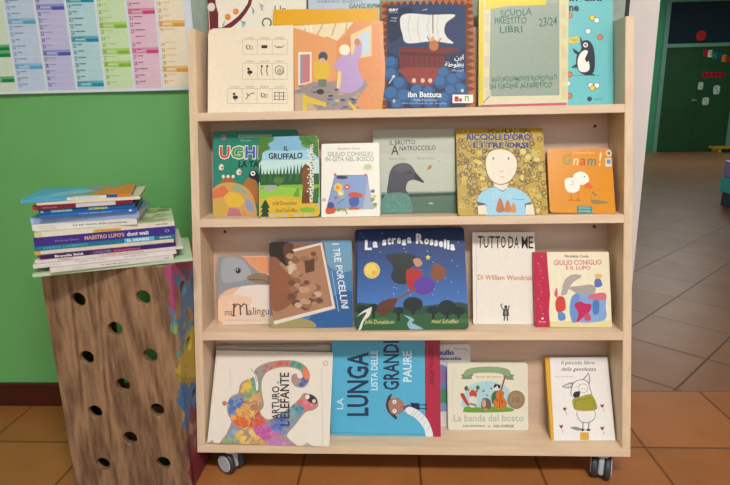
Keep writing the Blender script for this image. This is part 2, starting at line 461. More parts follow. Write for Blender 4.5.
# ------------------------------------------------------------------ the book trolley
TL = math.tan(.194953); W = .46; TH = .018; D = .09; ZT = .9063
ZS = (0.0, .2502, .4980, .7272)
wood_edge = noise_tint('cfae84', 'd9bb94', (14, 14, 1), nscale=5, lo=.3, hi=.7)
wood = mat('beech_laminate', rough=.42, build=noise_tint('d0b496', 'dcc4a8', (2, 18, 18), nscale=4, lo=.3, hi=.7))
wood_v = mat('beech_laminate_upright', rough=.42, build=noise_tint('d0b496', 'dcc4a8', (18, 18, 2), nscale=4, lo=.3, hi=.7))
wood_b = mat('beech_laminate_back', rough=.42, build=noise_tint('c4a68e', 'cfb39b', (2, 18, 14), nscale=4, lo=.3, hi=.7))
tro = thing('book_trolley', 'pale beech book display trolley on castors with four leaning shelves', 'bookshelf', Matrix.Translation((0, .12, FL)))
def tl(o): o.matrix_parent_inverse = tro.matrix_world.inverted(); return o
tro.matrix_world = Matrix.Translation((0, .12, FL)); bpy.context.view_layer.update()
def trolley():
    for s in (-1, 1):
        bm = bmesh.new(); x = W if s > 0 else -W-TH
        add_prism(bm, [(x, 0, 0), (x, ZT*TL, ZT), (x, .276, ZT), (x, .276, 0)], (TH, 0, 0))
        bmesh.ops.bevel(bm, geom=bm.edges[:], offset=.001, segments=2, affect='EDGES')
        tl(obj('side_panel', bm, wood_v, tro))
    for k, z in enumerate(ZS):
        bm = bmesh.new()
        if k == 0: add_prism(bm, [(-W-TH, -.004, -TH), (-W-TH, -.0005, 0), (-W-TH, .276, 0), (-W-TH, .276, -TH)], (2*W+2*TH, 0, 0))
        else: add_prism(bm, [(-W, (z-TH)*TL, z-TH), (-W, z*TL, z), (-W, z*TL+D, z), (-W, (z-TH)*TL+D, z-TH)], (2*W, 0, 0))
        bmesh.ops.bevel(bm, geom=bm.edges[:], offset=.001, segments=2, affect='EDGES')
        tl(obj('shelf', bm, wood, tro))
    bm = bmesh.new(); add_prism(bm, [(-W, D, 0), (-W, D+ZT*TL, ZT), (-W, D+.008+ZT*TL, ZT), (-W, D+.008, 0)], (2*W, 0, 0))
    tl(obj('back_panel', bm, wood_b, tro))
    dark = mat('screw_hole', '5a3a22', .7)
    for x, z in ((-.431, .452), (.43, .455), (.43, .68), (-.43, .205)):
        bm = bmesh.new(); add_disc(bm, (x, z*TL+D-.001, z), (0, 1, -TL), .0036, .003, 16)
        tl(obj('screw', bm, dark, tro))
    bm = bmesh.new(); add_disc(bm, (.460, .06, .03), (1, 0, 0), .005, .0012, 16); tl(obj('screw', bm, dark, tro))
    # castors
    tyre = mat('castor_rubber', '34363a', .5); hubm = mat('castor_grey_plastic', 'b4b8c2', .4)
    for cx, cy, ang, in ((-.414, .030, -122), (.428, .022, -22)):
        r = .0265; cz = FL+r
        a = ang*PI/180; ax = Vector((math.cos(a), math.sin(a), 0)); fwd = Vector((-ax.y, ax.x, 0))
        c0 = Vector((cx, cy, cz))
        bm = bmesh.new()
        add_box(bm, -.006, .006, -.020, .020, -.012, .026, .004)
        bmesh.ops.create_cone(bm, cap_ends=True, segments=24, radius1=.016, radius2=.016, depth=.0135, matrix=Matrix.Translation((0, .004, .0335)))
        bmesh.ops.transform(bm, matrix=Matrix.Translation(c0) @ Matrix.Rotation(a, 4, 'Z'), verts=bm.verts[:])
        ca = tl(obj('castor', bm, hubm, tro))
        for s in (-1, 1):
            bm = bmesh.new(); c = c0+ax*s*.0135
            add_disc(bm, c, ax, r, .013, 40, bev=.004)
            obj('wheel', bm, tyre, ca)
            bm = bmesh.new(); add_disc(bm, c+ax*s*.0068, ax, .020, .003, 36, bev=.001)
            obj('hub_cap', bm, hubm, ca)
trolley()

# ------------------------------------------------------------------ books on the top shelf
G1, G2, G3, G4 = 'books on the top shelf', 'books on the second shelf', 'books on the third shelf', 'books on the bottom shelf'
A = book('picture_book', 'cream book with a maroon tree and orange fruits behind the open book', (-.3422, .2188, ZS[3], .2290, .3865, .010, 10.8, .3, .3),
         ((207, -60), (307, -62), (307, 105), (208, 107)), 'e4ddd0', G1, (200, 0, 6.636), spine='6a2230')
A.poly([(38, -400), (100, -400), (105, 0), (122, 60), (120, 158), (180, 160), (120, 186), (45, 196)], '6a2734')
A.line([(70, 172), (150, 170), (215, 130), (265, 90), (300, 50), (330, 5), (350, -60), (360, -180)], 36, '6a2734', 20)
A.line([(100, -60), (180, -100), (260, -190)], 26, '6a2734', 16)
for x, y in ((185, 85), (240, 50), (190, -70), (330, -130)): A.ell(x, y, 20, 20, 'd9812c').ell(x-5, y-5, 8, 7, 'e89a4a')
for x, y, a in ((270, 100, 50), (278, 108, 75), (262, 108, 20), (340, 10, 60), (350, 20, 80), (390, -10, 40), (400, 0, 65), (168, 100, 110), (430, -60, 30)):
    c, t = math.cos(a*PI/180), math.sin(a*PI/180)
    A.poly([(x, y), (x+40*c-6*t, y+40*t+6*c), (x+52*c, y+52*t), (x+40*c+6*t, y+40*t-6*c)], '7fa3a0')
A.ell(75, 20, 26, 28, 'd8d2c8'); A.line([(57, 10), (60, 180)], 4, 'e4ddd0')
A.text('Un', 500, 12, 578, 62, '3c4644'); A.ring(447, 123, 29, 10, '5c6a44'); A.done()

A = book('picture_book', 'light blue grey book with green capitals, half hidden behind the yellow book', (-.1405, .2146, ZS[3], .1630, .3168, .0085, 11.6, .3, .3),
         ((300, -30), (380, -31), (381, 105), (303, 107)), 'b4c0d2', G1, (290, 0, 4.22), spine='8c9ab4')
A.text('GIARDINO SEGRETO', 88, -4, 300, 7, '5c6676').text('GANGURIPIM', 238, 10, 382, 31, '2c7a5c', bold=.03); A.done()

A = book('board_book', 'plain golden yellow book showing above the open picture book', (-.1835, .2028, ZS[3], .2407, .2276, .0055, 12.5, .4, .9),
         ((272, 9), (378, 7.5), (379, 105), (274, 107)), 'dba41c', G1, (190, 0, 3.65), r=.001)
A.line([(310, 30), (312, 90)], 1.2, 'b8841a').line([(300, 88), (685, 84)], 1.5, 'c8941a'); A.done()

def open_book():
    """an opened picture book standing with its two pages to the front"""
    M, u = frame(-.2482, .1761, ZS[3]+.0003, 15.6, 0, 0)
    root = thing('picture_book', 'open picture book with pictograms on its left page and an orange room on its right', 'book', M, G1)
    w, h, pm = .3986, .199, print_mat(.3)
    xs = -w/2+w*(294-207.5)/(384-207.5)
    quad = ((207.5, 26), (384, 21), (384, 109), (208, 113))
    bm = bmesh.new(); slab(bm, [(-w/2-.002, 0), (w/2-.001, 0), (w/2-.001, h-.005), (-w/2-.002, h-.006)], .0095, .0115, 'd9a020')
    for v in bm.verts: v.co.z += v.co.y*math.tan(15.6*PI/180)*(1-v.co.z/h)
    obj('cover', bm, pm, root)
    for side in (0, 1):
        a, b = (-w/2, xs) if side == 0 else (xs, w/2)
        top = lambda t: (h-.002-.004*t if side == 0 else h-.004+.004*math.sin(PI*t)+.003*t)
        right = lambda z: 0 if side == 0 else -.004+.009*math.sin(PI*min(1, z/h))-(.006 if z < h*.2 else 0)
        bulge = lambda t: .0085*(math.sin(PI*min(1, max(0, t)))**.7)*.55
        n = 14
        out = [(a, 0), (b, 0)] if side == 0 else [(a, 0), (b-.006, 0), (b+.001, h*.25), (b+.003, h*.5), (b-.001, h*.75), (b-.003, h)]
        if side == 0: out += [(b, h-.003), (a+.012, h-.006), (a+.004, h-.010), (a, h-.02)]
        else: out += [(b-.04, h+.0005), (a+(b-a)*.6, h-.001), (a, h-.003)]
        bm = bmesh.new(); slab(bm, out, .001, .0094, 'e2d6be')
        for v in bm.verts: v.co.z += v.co.y*math.tan(15.6*PI/180)*(1-v.co.z/h)
        base = 'e6dac4' if side == 0 else 'd6935f'
        A = Art(bm, out, None, crop=(190, 0, 3.65)); q = Art(bm, [(-w/2, 0), (w/2, 0), (w/2, h), (-w/2, h)], quad)
        A.mp = q.mp; A.to3 = lambda x, z, k: (x, .001-k, z); A._face(out, base, .00005)
        if side == 0:
            k = 'a8a294'
            for (x0, x1, y0, y1, nc) in ((193, 357, 145, 198, 3), (193, 357, 231, 290, 3), (138, 357, 324, 378, 4)):
                for y in (y0, y1): A.line([(x0, y), (x1, y)], 1.4, k)
                for i in range(nc+1): A.line([(x0+(x1-x0)*i/nc, y0), (x0+(x1-x0)*i/nc, y1)], 1.2, k)
                for i in range(nc):
                    cx = x0+(x1-x0)*(i+.5)/nc; A.text(('LA PANCIA', 'MAMMA', 'SERA', 'LA NOTTE')[i], cx-17, y0-9, cx+17, y0-4, '6a655c')
            d = '3a3834'
            for x, y in ((218, 172), (273, 348)):
                A.ring(x-5, y, 7, 2, d, 10).ring(x+6, y+3, 6, 2, d, 10).line([(x-12, y-8), (x-6, y+10)], 2, d)
            A.rect(262, 165, 284, 176, d).line([(310, 165), (318, 174), (338, 174), (346, 165)], 2.5, d).line([(320, 170), (336, 170)], 2, d)
            for x, y in ((218, 258), (165, 350)): A.ell(x+2, y+6, 10, 7, d).ell(x-3, y-6, 5, 5, d).line([(x-3, y+10), (x+3, y+20)], 2.5, d)
            for x in (264, 284): A.line([(x, 243), (x-3, 260), (x+2, 276)], 3, d).ell(x, 242, 4, 4, d)
            A.ring(329, 257, 16, 2.5, d, 14).ring(331, 260, 9, 2, d, 12).ring(330, 260, 4, 2, d, 8)
            A.line([(205, 364), (218, 345), (236, 340)], 3, d).line([(214, 350), (208, 340)], 3, d)
            for i in range(3): A.line([(312+i*16, 335), (312+i*16, 367)], 2.2, d)
            for i in range(3): A.line([(308, 339+i*12), (350, 339+i*12)], 2.2, d)
        else:
            A.poly([(378, 85), (600, 80), (540, 150), (505, 135), (470, 140), (430, 120), (378, 100)], 'e3d3b0')
            for x in (440, 490, 535, 575): A.line([(x, 84), (x-25+(x-490)*.2, 132)], 5, 'c8a878')
            A.poly([(540, 150), (690, 85), (700, 300), (640, 300), (545, 290)], 'd78c56').poly([(378, 100), (535, 150), (535, 290), (378, 330)], 'dc9c66')
            A.poly([(398, 190), (446, 190), (446, 300), (398, 312)], 'e6ddca').poly([(408, 200), (440, 198), (440, 298), (408, 305)], 'c27a80').poly([(404, 200), (412, 200), (412, 305), (404, 308)], '7f9ab0')
            A.poly([(588, 128), (664, 92), (664, 205), (590, 218)], 'e2c486').poly([(598, 140), (658, 106), (658, 198), (600, 208)], 'bccbdc').line([(628, 122), (628, 205)], 4, 'e2c486')
            A.poly([(378, 335), (450, 300), (640, 292), (650, 310), (585, 405), (378, 405)], '9a8c88')
            random.seed(3)
            for i in range(40):
                x, y = random.uniform(382, 610), random.uniform(312, 400)
                A.poly([(x, y), (x+16, y-3), (x+22, y+4), (x+5, y+7)], random.choice(('5c6884', '46506c', 'b39a84', '7c8298', 'c8b090')))
            A.poly([(378, 345), (420, 340), (470, 405), (378, 405)], 'bba58e')
            A.blob([(455, 235), (470, 220), (500, 220), (512, 245), (505, 290), (470, 292), (456, 275)], 'd8b53c').ell(488, 208, 17, 19, '4c5060').ell(486, 222, 11, 10, 'd8a884').rect(470, 290, 500, 318, '6c7a70').ell(478, 335, 14, 10, '4a3a38')
            A.blob([(545, 215), (575, 200), (610, 205), (618, 260), (635, 300), (600, 335), (545, 332), (550, 270), (528, 240)], 'b49ac8').ell(566, 183, 20, 20, 'ece0cc').blob([(600, 200), (612, 150), (628, 160), (622, 215)], 'b49ac8').ell(612, 155, 11, 14, 'd07a5a').line([(548, 260), (543, 322)], 12, 'e6cc86')
            A.poly([(414, 345), (470, 365), (500, 375), (498, 390), (470, 383), (430, 375), (428, 405), (414, 405)], 'd9b948').line([(580, 372), (612, 405)], 9, 'd9b948')
            for x in (427, 441): A.line([(x, 85), (x+5, 116)], 7, 'f0e6d8').ell(x, 80, 6, 6, 'c8442c')
            A.line([(378, 88), (384, 408)], 4, 'a87850')
        obj('page_block', bm, pm, root)
open_book()

A = book('picture_book', 'navy picture book with a white sailed red ship and a brown zigzag border', (.0507, .1811, ZS[3], .2059, .2502, .009, 18.9, .5, -.3),
         ((380, 2), (473, -1), (475.5, 107), (384, 109.5)), '6e3626', G1, (375, 0, 4.327), r=.001, rough=.5)
A.poly([(50, 26), (390, 26), (396, 468), (54, 470)], '22304e')
A.blob([(60, 30), (390, 30), (392, 200), (300, 240), (60, 230)], '2a3c62').blob([(60, 60), (160, 40), (110, 160), (60, 180)], '1e2c48')
A.blob([(112, 72), (150, 60), (240, 66), (346, 66), (310, 100), (300, 135), (312, 165), (338, 192), (250, 182), (140, 190), (118, 150), (108, 110)], 'd9dad6')
for x in (150, 190, 235, 275): A.line([(x, 66), (x-8, 120), (x+6, 184)], 3, 'b4bac2')
A.line([(118, 190), (120, 215)], 4, '4a2a24').line([(250, 60), (252, 215)], 4, '4a2a24')
A.poly([(104, 208), (360, 212), (362, 226), (306, 236), (296, 300), (268, 350), (235, 372), (160, 362), (130, 330), (108, 290)], '6e2a2c').poly([(108, 225), (306, 236), (304, 250), (110, 242)], '57201f')
for x in range(125, 300, 22): A.line([(x, 240), (x+3, 300)], 3, '521c1e')
A.blob([(112, 300), (296, 300), (268, 350), (235, 376), (160, 366), (128, 335)], '8a3634')
A.rect(18, -8, 51, 490, '6e3626').rect(392, -8, 450, 490, '6e3626')
for i in range(16):
    y = 12+i*30
    A.poly([(22, y-14), (50, y), (22, y+14)], 'b0662e').poly([(432, y-14), (398, y), (432, y+14)], 'b0662e')
for i in range(15):
    x = 28+i*28
    A.poly([(x-13, 0), (x+13, 0), (x, 24)], 'b0662e').poly([(x-13, 482), (x+13, 482), (x, 468)], 'b0662e')
A.ell(255, 200, 21, 24, 'b8703c').ell(250, 172, 9, 9, 'd2a070').line([(240, 190), (226, 160)], 5, 'b8703c').line([(268, 190), (288, 168)], 5, 'b8703c').ell(252, 154, 6, 7, 'e0d0b8')
for x, y, r in ((70, 275, 30), (72, 325, 32), (110, 365, 32), (75, 410, 36), (130, 420, 34), (185, 395, 30), (180, 440, 30), (235, 400, 28), (240, 445, 30), (300, 320, 30), (285, 360, 30), (340, 350, 32), (370, 390, 30), (330, 395, 28), (300, 430, 30), (372, 330, 24), (100, 455, 28), (300, 460, 24), (365, 290, 20)):
    A.ell(x, y, r, r*.95, '285080').ell(x-r*.15, y-r*.2, r*.72, r*.65, '34659a')
for x in (170, 208, 240): A.ell(x, 352, 9, 10, 'd8b8a0')
A.line([(62, 365), (82, 335)], 5, 'b8c0c4').ell(82, 335, 7, 6, 'c8c8c4').ell(85, 440, 6, 8, 'd0a8a0').ell(378, 395, 6, 7, 'c8d0d4')
A.text('ibn Battuta', 145, 400, 290, 424, 'e8e8ea', bold=.02).text('Mattia Piccolomini', 168, 430, 270, 440, 'b8c4d0').text('illustrazioni di Stella', 120, 446, 310, 453, '9ab0c4')
A.text('\ufee6\ufe91\ufe8d', 344, 240, 383, 268, 'eceae6', bold=.01).text('\ufe94\ufec3\ufeee\ufec4\ufe91', 302, 270, 384, 298, 'eceae6', bold=.01)
A.text('\ufea4\ufeb3', 330, 304, 384, 312, 'b8c4d0').text('IBBY', 58, 38, 100, 50, 'e4e4e4', bold=.03).text('RACCONTI', 62, 54, 98, 58, 'c0c8d0').text('viaggi', 66, 76, 94, 84, 'c8ccd4').text('mondo', 64, 88, 92, 95, 'c8ccd4')
A.rect(336, 412, 424, 448, 'e6e4de').rect(345, 420, 362, 442, 'b8202c').rect(364, 428, 376, 442, 'b8202c').rect(388, 418, 406, 440, '7aa83c').rect(394, 424, 400, 440, 'e6e4de')
A.line([(205, 46), (225, 42)], 3, 'b0b4bc').ell(222, 42, 4, 3, 'b0b4bc')
A.done()

A = book('register', 'worn grey green lending register with cream taped edges and green handwriting', (.2594, .1961, ZS[3], .1960, .2442, .020, 12.0, -.4, .4),
         ((478.5, -4), (570, -6), (567, 105), (478.5, 107.5)), 'd8cfa6', G1, (480, 0, 4.406), r=.001, spine='d9c23c', edge='c87890')
A.poly([(50, -20), (352, -25), (350, 428), (38, 440)], '93a294').poly([(-8, -30), (18, -30), (10, 470), (-8, 470)], 'd9c530')
for x, y in ((20, 60), (22, 140), (18, 250), (15, 340), (24, 400)): A.rect(x, y, x+22, y+50, 'c9c6ae')
for y in (20, 110, 200, 300, 380): A.rect(358, y, 382, y+60, 'cdc69e')
A.poly([(28, -20), (296, -24), (294, 22), (120, 28), (24, 44)], 'dcc72e').poly([(296, -24), (352, -24), (352, 12), (296, 16)], 'a3ad98')
A.poly([(0, 466), (382, 452), (382, 475), (0, 475)], 'c4607c').poly([(40, 428), (350, 420), (380, 450), (0, 462)], 'd6cfb0').line([(10, 458), (40, 428)], 3, '4a4a3a')
g = '2c6a58'
A.text('SCUOLA', 92, 40, 230, 72, g, wob=.12, bold=.012, slope=-8).text('PRESTITO', 66, 76, 208, 106, g, wob=.1, bold=.012, slope=-4).text('LIBRI', 88, 116, 188, 145, g, wob=.1, bold=.012)
A.text('23/24', 262, 76, 342, 114, g, wob=.1, bold=.012, slope=-6).text('RIGOROSAMENTE RIORDINATI', 52, 336, 340, 358, g, wob=.16, bold=.006, slope=-12).text('IN ORDINE ALFABETICO', 46, 366, 318, 390, g, wob=.16, bold=.006, slope=-10)
A.done()

A = book('picture_book', 'turquoise picture book with a black and white penguin, rightmost on the top shelf', (.4080, .1988, ZS[3], .0995, .2901, .010, 14.0, -.2, .3),
         ((568, -25), (615, -26), (615, 105), (569, 106)), '6cbcc2', G1, (480, 0, 4.406), r=.001)
k = '1e2836'
A.text('inguini', 398, -18, 545, 14, k, bold=.04).text('ne', 398, 26, 442, 52, k, bold=.04).text('pi', 398, -70, 470, -36, k, bold=.04)
for x, y, c in ((402, 70, 'd8784a'), (502, 80, 'e0cc3a'), (522, 92, 'e4eaea'), (484, 140, 'e4eaea'), (537, 167, 'd8784a'), (401, 332, 'd8784a'), (392, 372, 'e4eaea'), (400, 426, 'd8784a'), (494, 380, 'e4eaea'), (522, 380, 'e4eaea'), (503, 392, 'e0cc3a'), (545, -60, 'd8784a')):
    A.ell(x, y, 13, 13, k).ell(x, y, 11, 11, c)
A.poly([(396, 170), (440, 162), (444, 188), (424, 190), (418, 204), (412, 191), (396, 193)], 'dcc43a').text('Ops!', 402, 172, 436, 185, '6a5a1c')
A.blob([(452, 190), (470, 180), (490, 184), (508, 215), (514, 270), (508, 320), (480, 336), (446, 322), (430, 290), (432, 250), (452, 220)], k)
A.poly([(446, 160), (462, 190), (450, 202)], '4c2c34').blob([(436, 270), (450, 236), (470, 224), (482, 232), (470, 262), (486, 275), (488, 310), (466, 322), (442, 312)], 'e6e6e2')
A.ell(472, 201, 11, 11, 'e6e6e2').ell(472, 201, 7, 7, 'b08090').ell(472, 201, 3, 3, k)
A.poly([(412, 214), (446, 236), (436, 246), (420, 234)], k).poly([(468, 262), (494, 240), (490, 268), (476, 278)], k).poly([(430, 285), (408, 300), (414, 304), (426, 300), (424, 308), (434, 298)], k).poly([(484, 334), (510, 328), (512, 336)], k)
A.line([(410, 336), (536, 336)], 2, '3a6a78').ell(489, 440, 11, 11, '2c4a5a').text('minibombo', 508, 434, 545, 446, '3a6a78'); A.done()

# ------------------------------------------------------------------ second shelf
A = book('board_book', 'teal board book with a patchwork shelled tortoise and big coloured capitals', (-.3440, .1330, ZS[2], .1940, .1957, .012, 16.3, .8, -.1),
         ((210.5, 131.5), (297, 130.5), (298, 217), (213.5, 219)), '2c806c', G2, (205, 125, 5.0), r=.004, spine='3a4a48')
A.rect(25, 28, 480, 92, '2a7a66').rect(160, 52, 330, 68, '8fb09c').text('ALBI INTERATTIVI', 166, 55, 325, 65, '4a6a5c').text('Giochi', 170, 76, 225, 86, '8fb8a8')
A.ell(85, 66, 14, 14, '9c6a90').ell(82, 64, 6, 6, '5c7a9a')
for ch, x0, x1, c in (('U', 66, 118, 'c8443c'), ('G', 124, 188, '4a9a4a'), ('H', 196, 248, '4a5ab0'), ('I', 262, 282, 'a03c8c'), ('!', 300, 315, 'd8a030')):
    A.text(ch, x0-3, 107, x1+3, 179, 'e6e2d8', bold=.06).text(ch, x0+1, 112, x1-1, 174, c, bold=.03)
A.text('LA TARTARUGA', 164, 186, 440, 220, '1c2422', bold=.03)
for x, y in ((78, 215), (168, 240)): A.blob([(x-14, y), (x, y-14), (x+12, y+2), (x+6, y+18), (x-10, y+16)], 'd0d4c6').ell(x+4, y+6, 7, 5, 'c05a50')
A.blob([(76, 330), (84, 278), (112, 268), (140, 278), (150, 330)], '9a6434')
for x in (88, 112, 138): A.ell(x, 266, 8, 9, 'dcd6c8')
A.blob([(186, 330), (200, 290), (224, 272), (246, 280), (270, 330), (276, 390), (245, 400)], 'a86a36')
A.blob([(218, 262), (226, 238), (246, 232), (262, 250), (276, 276), (268, 300), (252, 285), (230, 276)], '22282a').ell(238, 250, 12, 13, 'e4e0d6').ell(238, 250, 5, 6, '22282a')
A.blob([(20, 470), (30, 350), (60, 310), (110, 296), (170, 304), (220, 336), (248, 390), (255, 480), (140, 500)], 'c89a58')
for pts, c in (([(92, 372), (120, 346), (172, 352), (200, 392), (172, 424), (116, 418)], 'd9b13c'), ([(48, 330), (90, 310), (118, 342), (90, 370), (40, 380), (36, 350)], 'd0714a'), ([(130, 312), (170, 314), (205, 340), (215, 362), (178, 346), (140, 330)], '8aa48c'), ([(205, 372), (240, 400), (246, 450), (216, 440), (200, 410)], '8f93ae'), ([(120, 425), (170, 430), (190, 472), (110, 475)], 'b4707a'), ([(36, 392), (86, 382), (112, 420), (100, 470), (30, 470)], 'c2a04a'), ([(184, 424), (208, 450), (214, 475), (196, 475)], 'c98a4c')):
    A.poly(pts, c)
A.done()

A = book('board_book', 'board book with a green pine wood under blue sky, overlapping the teal tortoise book', (-.2599, .1010, ZS[2], .1340, .1855, .012, 21.3, 1.3, -1.1),
         ((258, 137), (317, 136), (321, 218), (260, 219.5)), '9cc4d4', G2, (205, 125, 5.0), r=.007, edge='e0dccb', rough=.28)
A.rect(262, 50, 590, 130, '7fb0cc').rect(262, 130, 590, 180, '9cc8d8').rect(262, 180, 590, 260, 'bcd8d8')
A.blob([(262, 58), (330, 55), (335, 80), (310, 95), (320, 120), (285, 140), (280, 180), (262, 185)], '4c7a34').blob([(470, 58), (580, 55), (590, 180), (545, 150), (530, 120), (495, 115), (480, 90)], '4c7a34')
for i in range(26):
    x, y = random.uniform(480, 575), random.uniform(60, 120); A.ell(x, y, 7, 5, random.choice(('6a9a40', '3c6a2c')))
A.rect(276, 250, 590, 330, '2f5c38')
for i, x in enumerate(range(276, 490, 17)):
    h = 190+((i*37) % 40); A.poly([(x-12, 290), (x, h), (x+12, 290)], ('2c5a38', '36683e')[i % 2])
A.rect(276, 305, 590, 372, '7eb040').blob([(276, 330), (380, 315), (480, 330), (560, 370), (276, 375)], '8fc04a')
A.blob([(296, 322), (310, 306), (350, 308), (366, 322), (340, 332), (305, 334)], 'a4a29a').rect(362, 280, 372, 312, '5c5030').ell(367, 282, 26, 18, '55783c')
A.blob([(440, 370), (470, 320), (470, 420), (440, 400)], '6a9a3c')
A.poly([(274, 382), (340, 360), (480, 368), (560, 390), (590, 470), (274, 470)], 'd2ae3a')
for i in range(40):
    x, y = random.uniform(280, 540), random.uniform(376, 450); A.line([(x, y), (x+14, y-3)], 2, random.choice(('e4ca5c', 'b08c2a')))
A.poly([(478, 230), (500, 200), (524, 215), (530, 400), (486, 400), (492, 300)], '6e4426').blob([(486, 250), (510, 220), (526, 260), (520, 340), (494, 330)], '7d5030')
A.poly([(524, 105), (538, 100), (548, 390), (526, 395)], 'd2d2c6')
for i in range(20): A.rect(526+(i % 3)*5, 108+i*14, 536+(i % 3)*4, 114+i*14, '4c4a44')
for i in range(16): A.ell(512+(i*29) % 18, 130+i*14, 4, 4, 'e4e2d4')
A.poly([(545, 330), (570, 320), (570, 400), (540, 400)], '3c6a38')
for dy in (0, 22, 44): A.poly([(282, 420+dy), (306, 376+dy), (330, 420+dy)], '264a30')
for x in (345, 400, 470, 520): A.ell(x, 458, 22, 8, 'c0b49c')
A.text('IL', 391, 108, 415, 132, '26323c', bold=.03).text('GRUFFALO', 314, 140, 486, 172, '26323c', bold=.03, bend=-5)
A.text('Julia Donaldson', 340, 388, 462, 412, '4a3a1c', shear=.2).text('Axel Scheffler', 356, 424, 470, 442, '4a3a1c', shear=.2)
A.blob([(476, 430), (500, 420), (540, 422), (556, 434), (540, 444), (490, 442)], '7ab03c'); A.done()

A = book('board_book', 'white board book with a blue tent and grey green capitals', (-.1259, .1070, ZS[2], .1310, .1690, .012, 23.0, .6, -.2),
         ((319.5, 145), (379.5, 144), (380, 218), (322, 218.5)), 'e4e0d6', G2, (315, 130, 5.0345), r=.004, spine='2a7a74')
A.poly([(20, 60), (28, 70), (36, 440), (20, 440)], '2a7a74')
A.text('Nicoletta Costa', 112, 94, 226, 105, '5a5a5a').text('GIULIO CONIGLIO', 60, 116, 292, 140, '8a9c98', bold=.02).text('IN GITA NEL BOSCO', 50, 142, 296, 166, '8a9c98', bold=.02)
A.blob([(236, 195), (250, 178), (278, 172), (296, 192), (288, 214), (258, 220), (240, 212)], 'dedaae').blob([(246, 196), (256, 184), (276, 184), (284, 198), (270, 208), (252, 208)], 'b8b8b4')
A.blob([(70, 400), (150, 392), (290, 388), (305, 402), (200, 412), (100, 412)], 'a8b48c')
A.poly([(102, 240), (266, 240), (288, 402), (62, 404)], '7f96c4').poly([(262, 240), (300, 408), (236, 408)], 'a2aac0').line([(104, 238), (264, 238)], 4, '5c74a8').line([(100, 240), (62, 404)], 4, '5c74a8').line([(266, 240), (240, 400)], 3, '5c74a8')
A.ell(101, 234, 7, 7, 'b06a48').ell(256, 236, 7, 7, 'b06a48')
A.blob([(108, 246), (118, 238), (150, 240), (166, 248), (150, 256), (116, 254)], '2c344c')
for x, y, r, c in ((118, 298, 22, 'e0b83c'), (114, 298, 9, 'd47a34'), (162, 296, 14, 'c85440'), (162, 296, 5, 'e8dcc8'), (132, 325, 15, 'dcd8a0'), (140, 345, 10, '9ab06a'), (106, 350, 7, 'c04a3c')): A.ell(x, y, r, r, c)
A.line([(126, 310), (152, 330)], 4, 'b89a3c').line([(115, 380), (150, 355)], 4, '5c6a4a')
A.blob([(170, 330), (200, 322), (240, 334), (232, 350), (200, 348), (172, 344)], 'c24c30').blob([(176, 352), (220, 350), (222, 385), (200, 395), (178, 386)], '3c5aa4').ell(190, 402, 18, 7, 'b85a34').ell(214, 404, 12, 6, 'b85a34')
A.blob([(56, 420), (62, 396), (84, 384), (106, 400), (104, 424), (70, 432)], 'c8522e').ell(82, 388, 18, 16, '3c4a90')
for x, y, c in ((292, 318, '5c6c9c'), (300, 345, 'd8c23c'), (292, 360, '6a9a50'), (304, 384, '6a9a50'), (144, 410, 'd8a83c'), (120, 410, '6a9a50'), (48, 360, 'b0b49a')): A.ell(x, y, 11, 9, c)
A.line([(130, 408), (150, 404), (166, 430)], 6, '5c7a4a'); A.done()

A = book('picture_book', 'pale grey picture book with a large dark grey duck head over teal feathers', (.0160, .1380, ZS[2], .1850, .1925, .009, 18.5, .2, .3),
         ((371, 134), (456.5, 132), (456.5, 216.5), (373, 217.5)), 'b6bcae', G2, (315, 130, 5.0345), r=.004, rough=.3)
A.rect(270, 0, 720, 138, 'b0b4a6')  # shade of the shelf above, painted as a darker top band
A.text('IL BRUTTO', 372, 70, 506, 94, '34343a', bold=.01, slope=-4).text('A', 380, 96, 420, 146, '34343a', bold=.01).text('NATROCCOLO', 424, 98, 612, 122, '34343a', bold=.01, slope=-6)
A.text('Roberto Piumini', 374, 158, 460, 172, '8a8a80').text('Barbara Petris', 516, 154, 608, 168, '8a8a80')
A.poly([(330, 352), (720, 340), (720, 445), (330, 445)], '5c7464').poly([(330, 346), (720, 330), (720, 346), (330, 366)], '3a4c44').poly([(330, 334), (720, 326), (720, 332), (330, 346)], '7c9286').rect(480, 368, 720, 445, '587060')
A.blob([(368, 345), (366, 285), (376, 230), (400, 198), (440, 186), (478, 194), (502, 222), (512, 244), (535, 262), (552, 284), (530, 280), (505, 272), (480, 274), (464, 290), (458, 318), (464, 345)], '4a4c54')
A.blob([(400, 200), (440, 188), (480, 200), (470, 222), (420, 230)], '565862').poly([(503, 228), (552, 280), (546, 287), (500, 264)], '36343a').line([(455, 238), (478, 232), (492, 240)], 3, '2a2a30').ell(476, 236, 5, 4, '24242a')
A.blob([(336, 440), (342, 360), (380, 338), (450, 338), (478, 360), (484, 440)], '5c8a80')
random.seed(7)
for i in range(70):
    x, y = random.uniform(346, 474), random.uniform(348, 438); A.line([(x, y), (x+7, y+4), (x+5, y+10)], 2, random.choice(('7aa498', '48756c', '6c9a8c')))
A.ell(580, 208, 8, 14, 'a8714c', 40).line([(572, 220), (560, 228)], 2, '8a6a50').ell(632, 178, 3, 4, '9a9284').ell(662, 194, 4, 3, '9a9284').ell(588, 388, 13, 4, 'b8beb0').ell(600, 330, 10, 2, 'a4b0a4'); A.done()

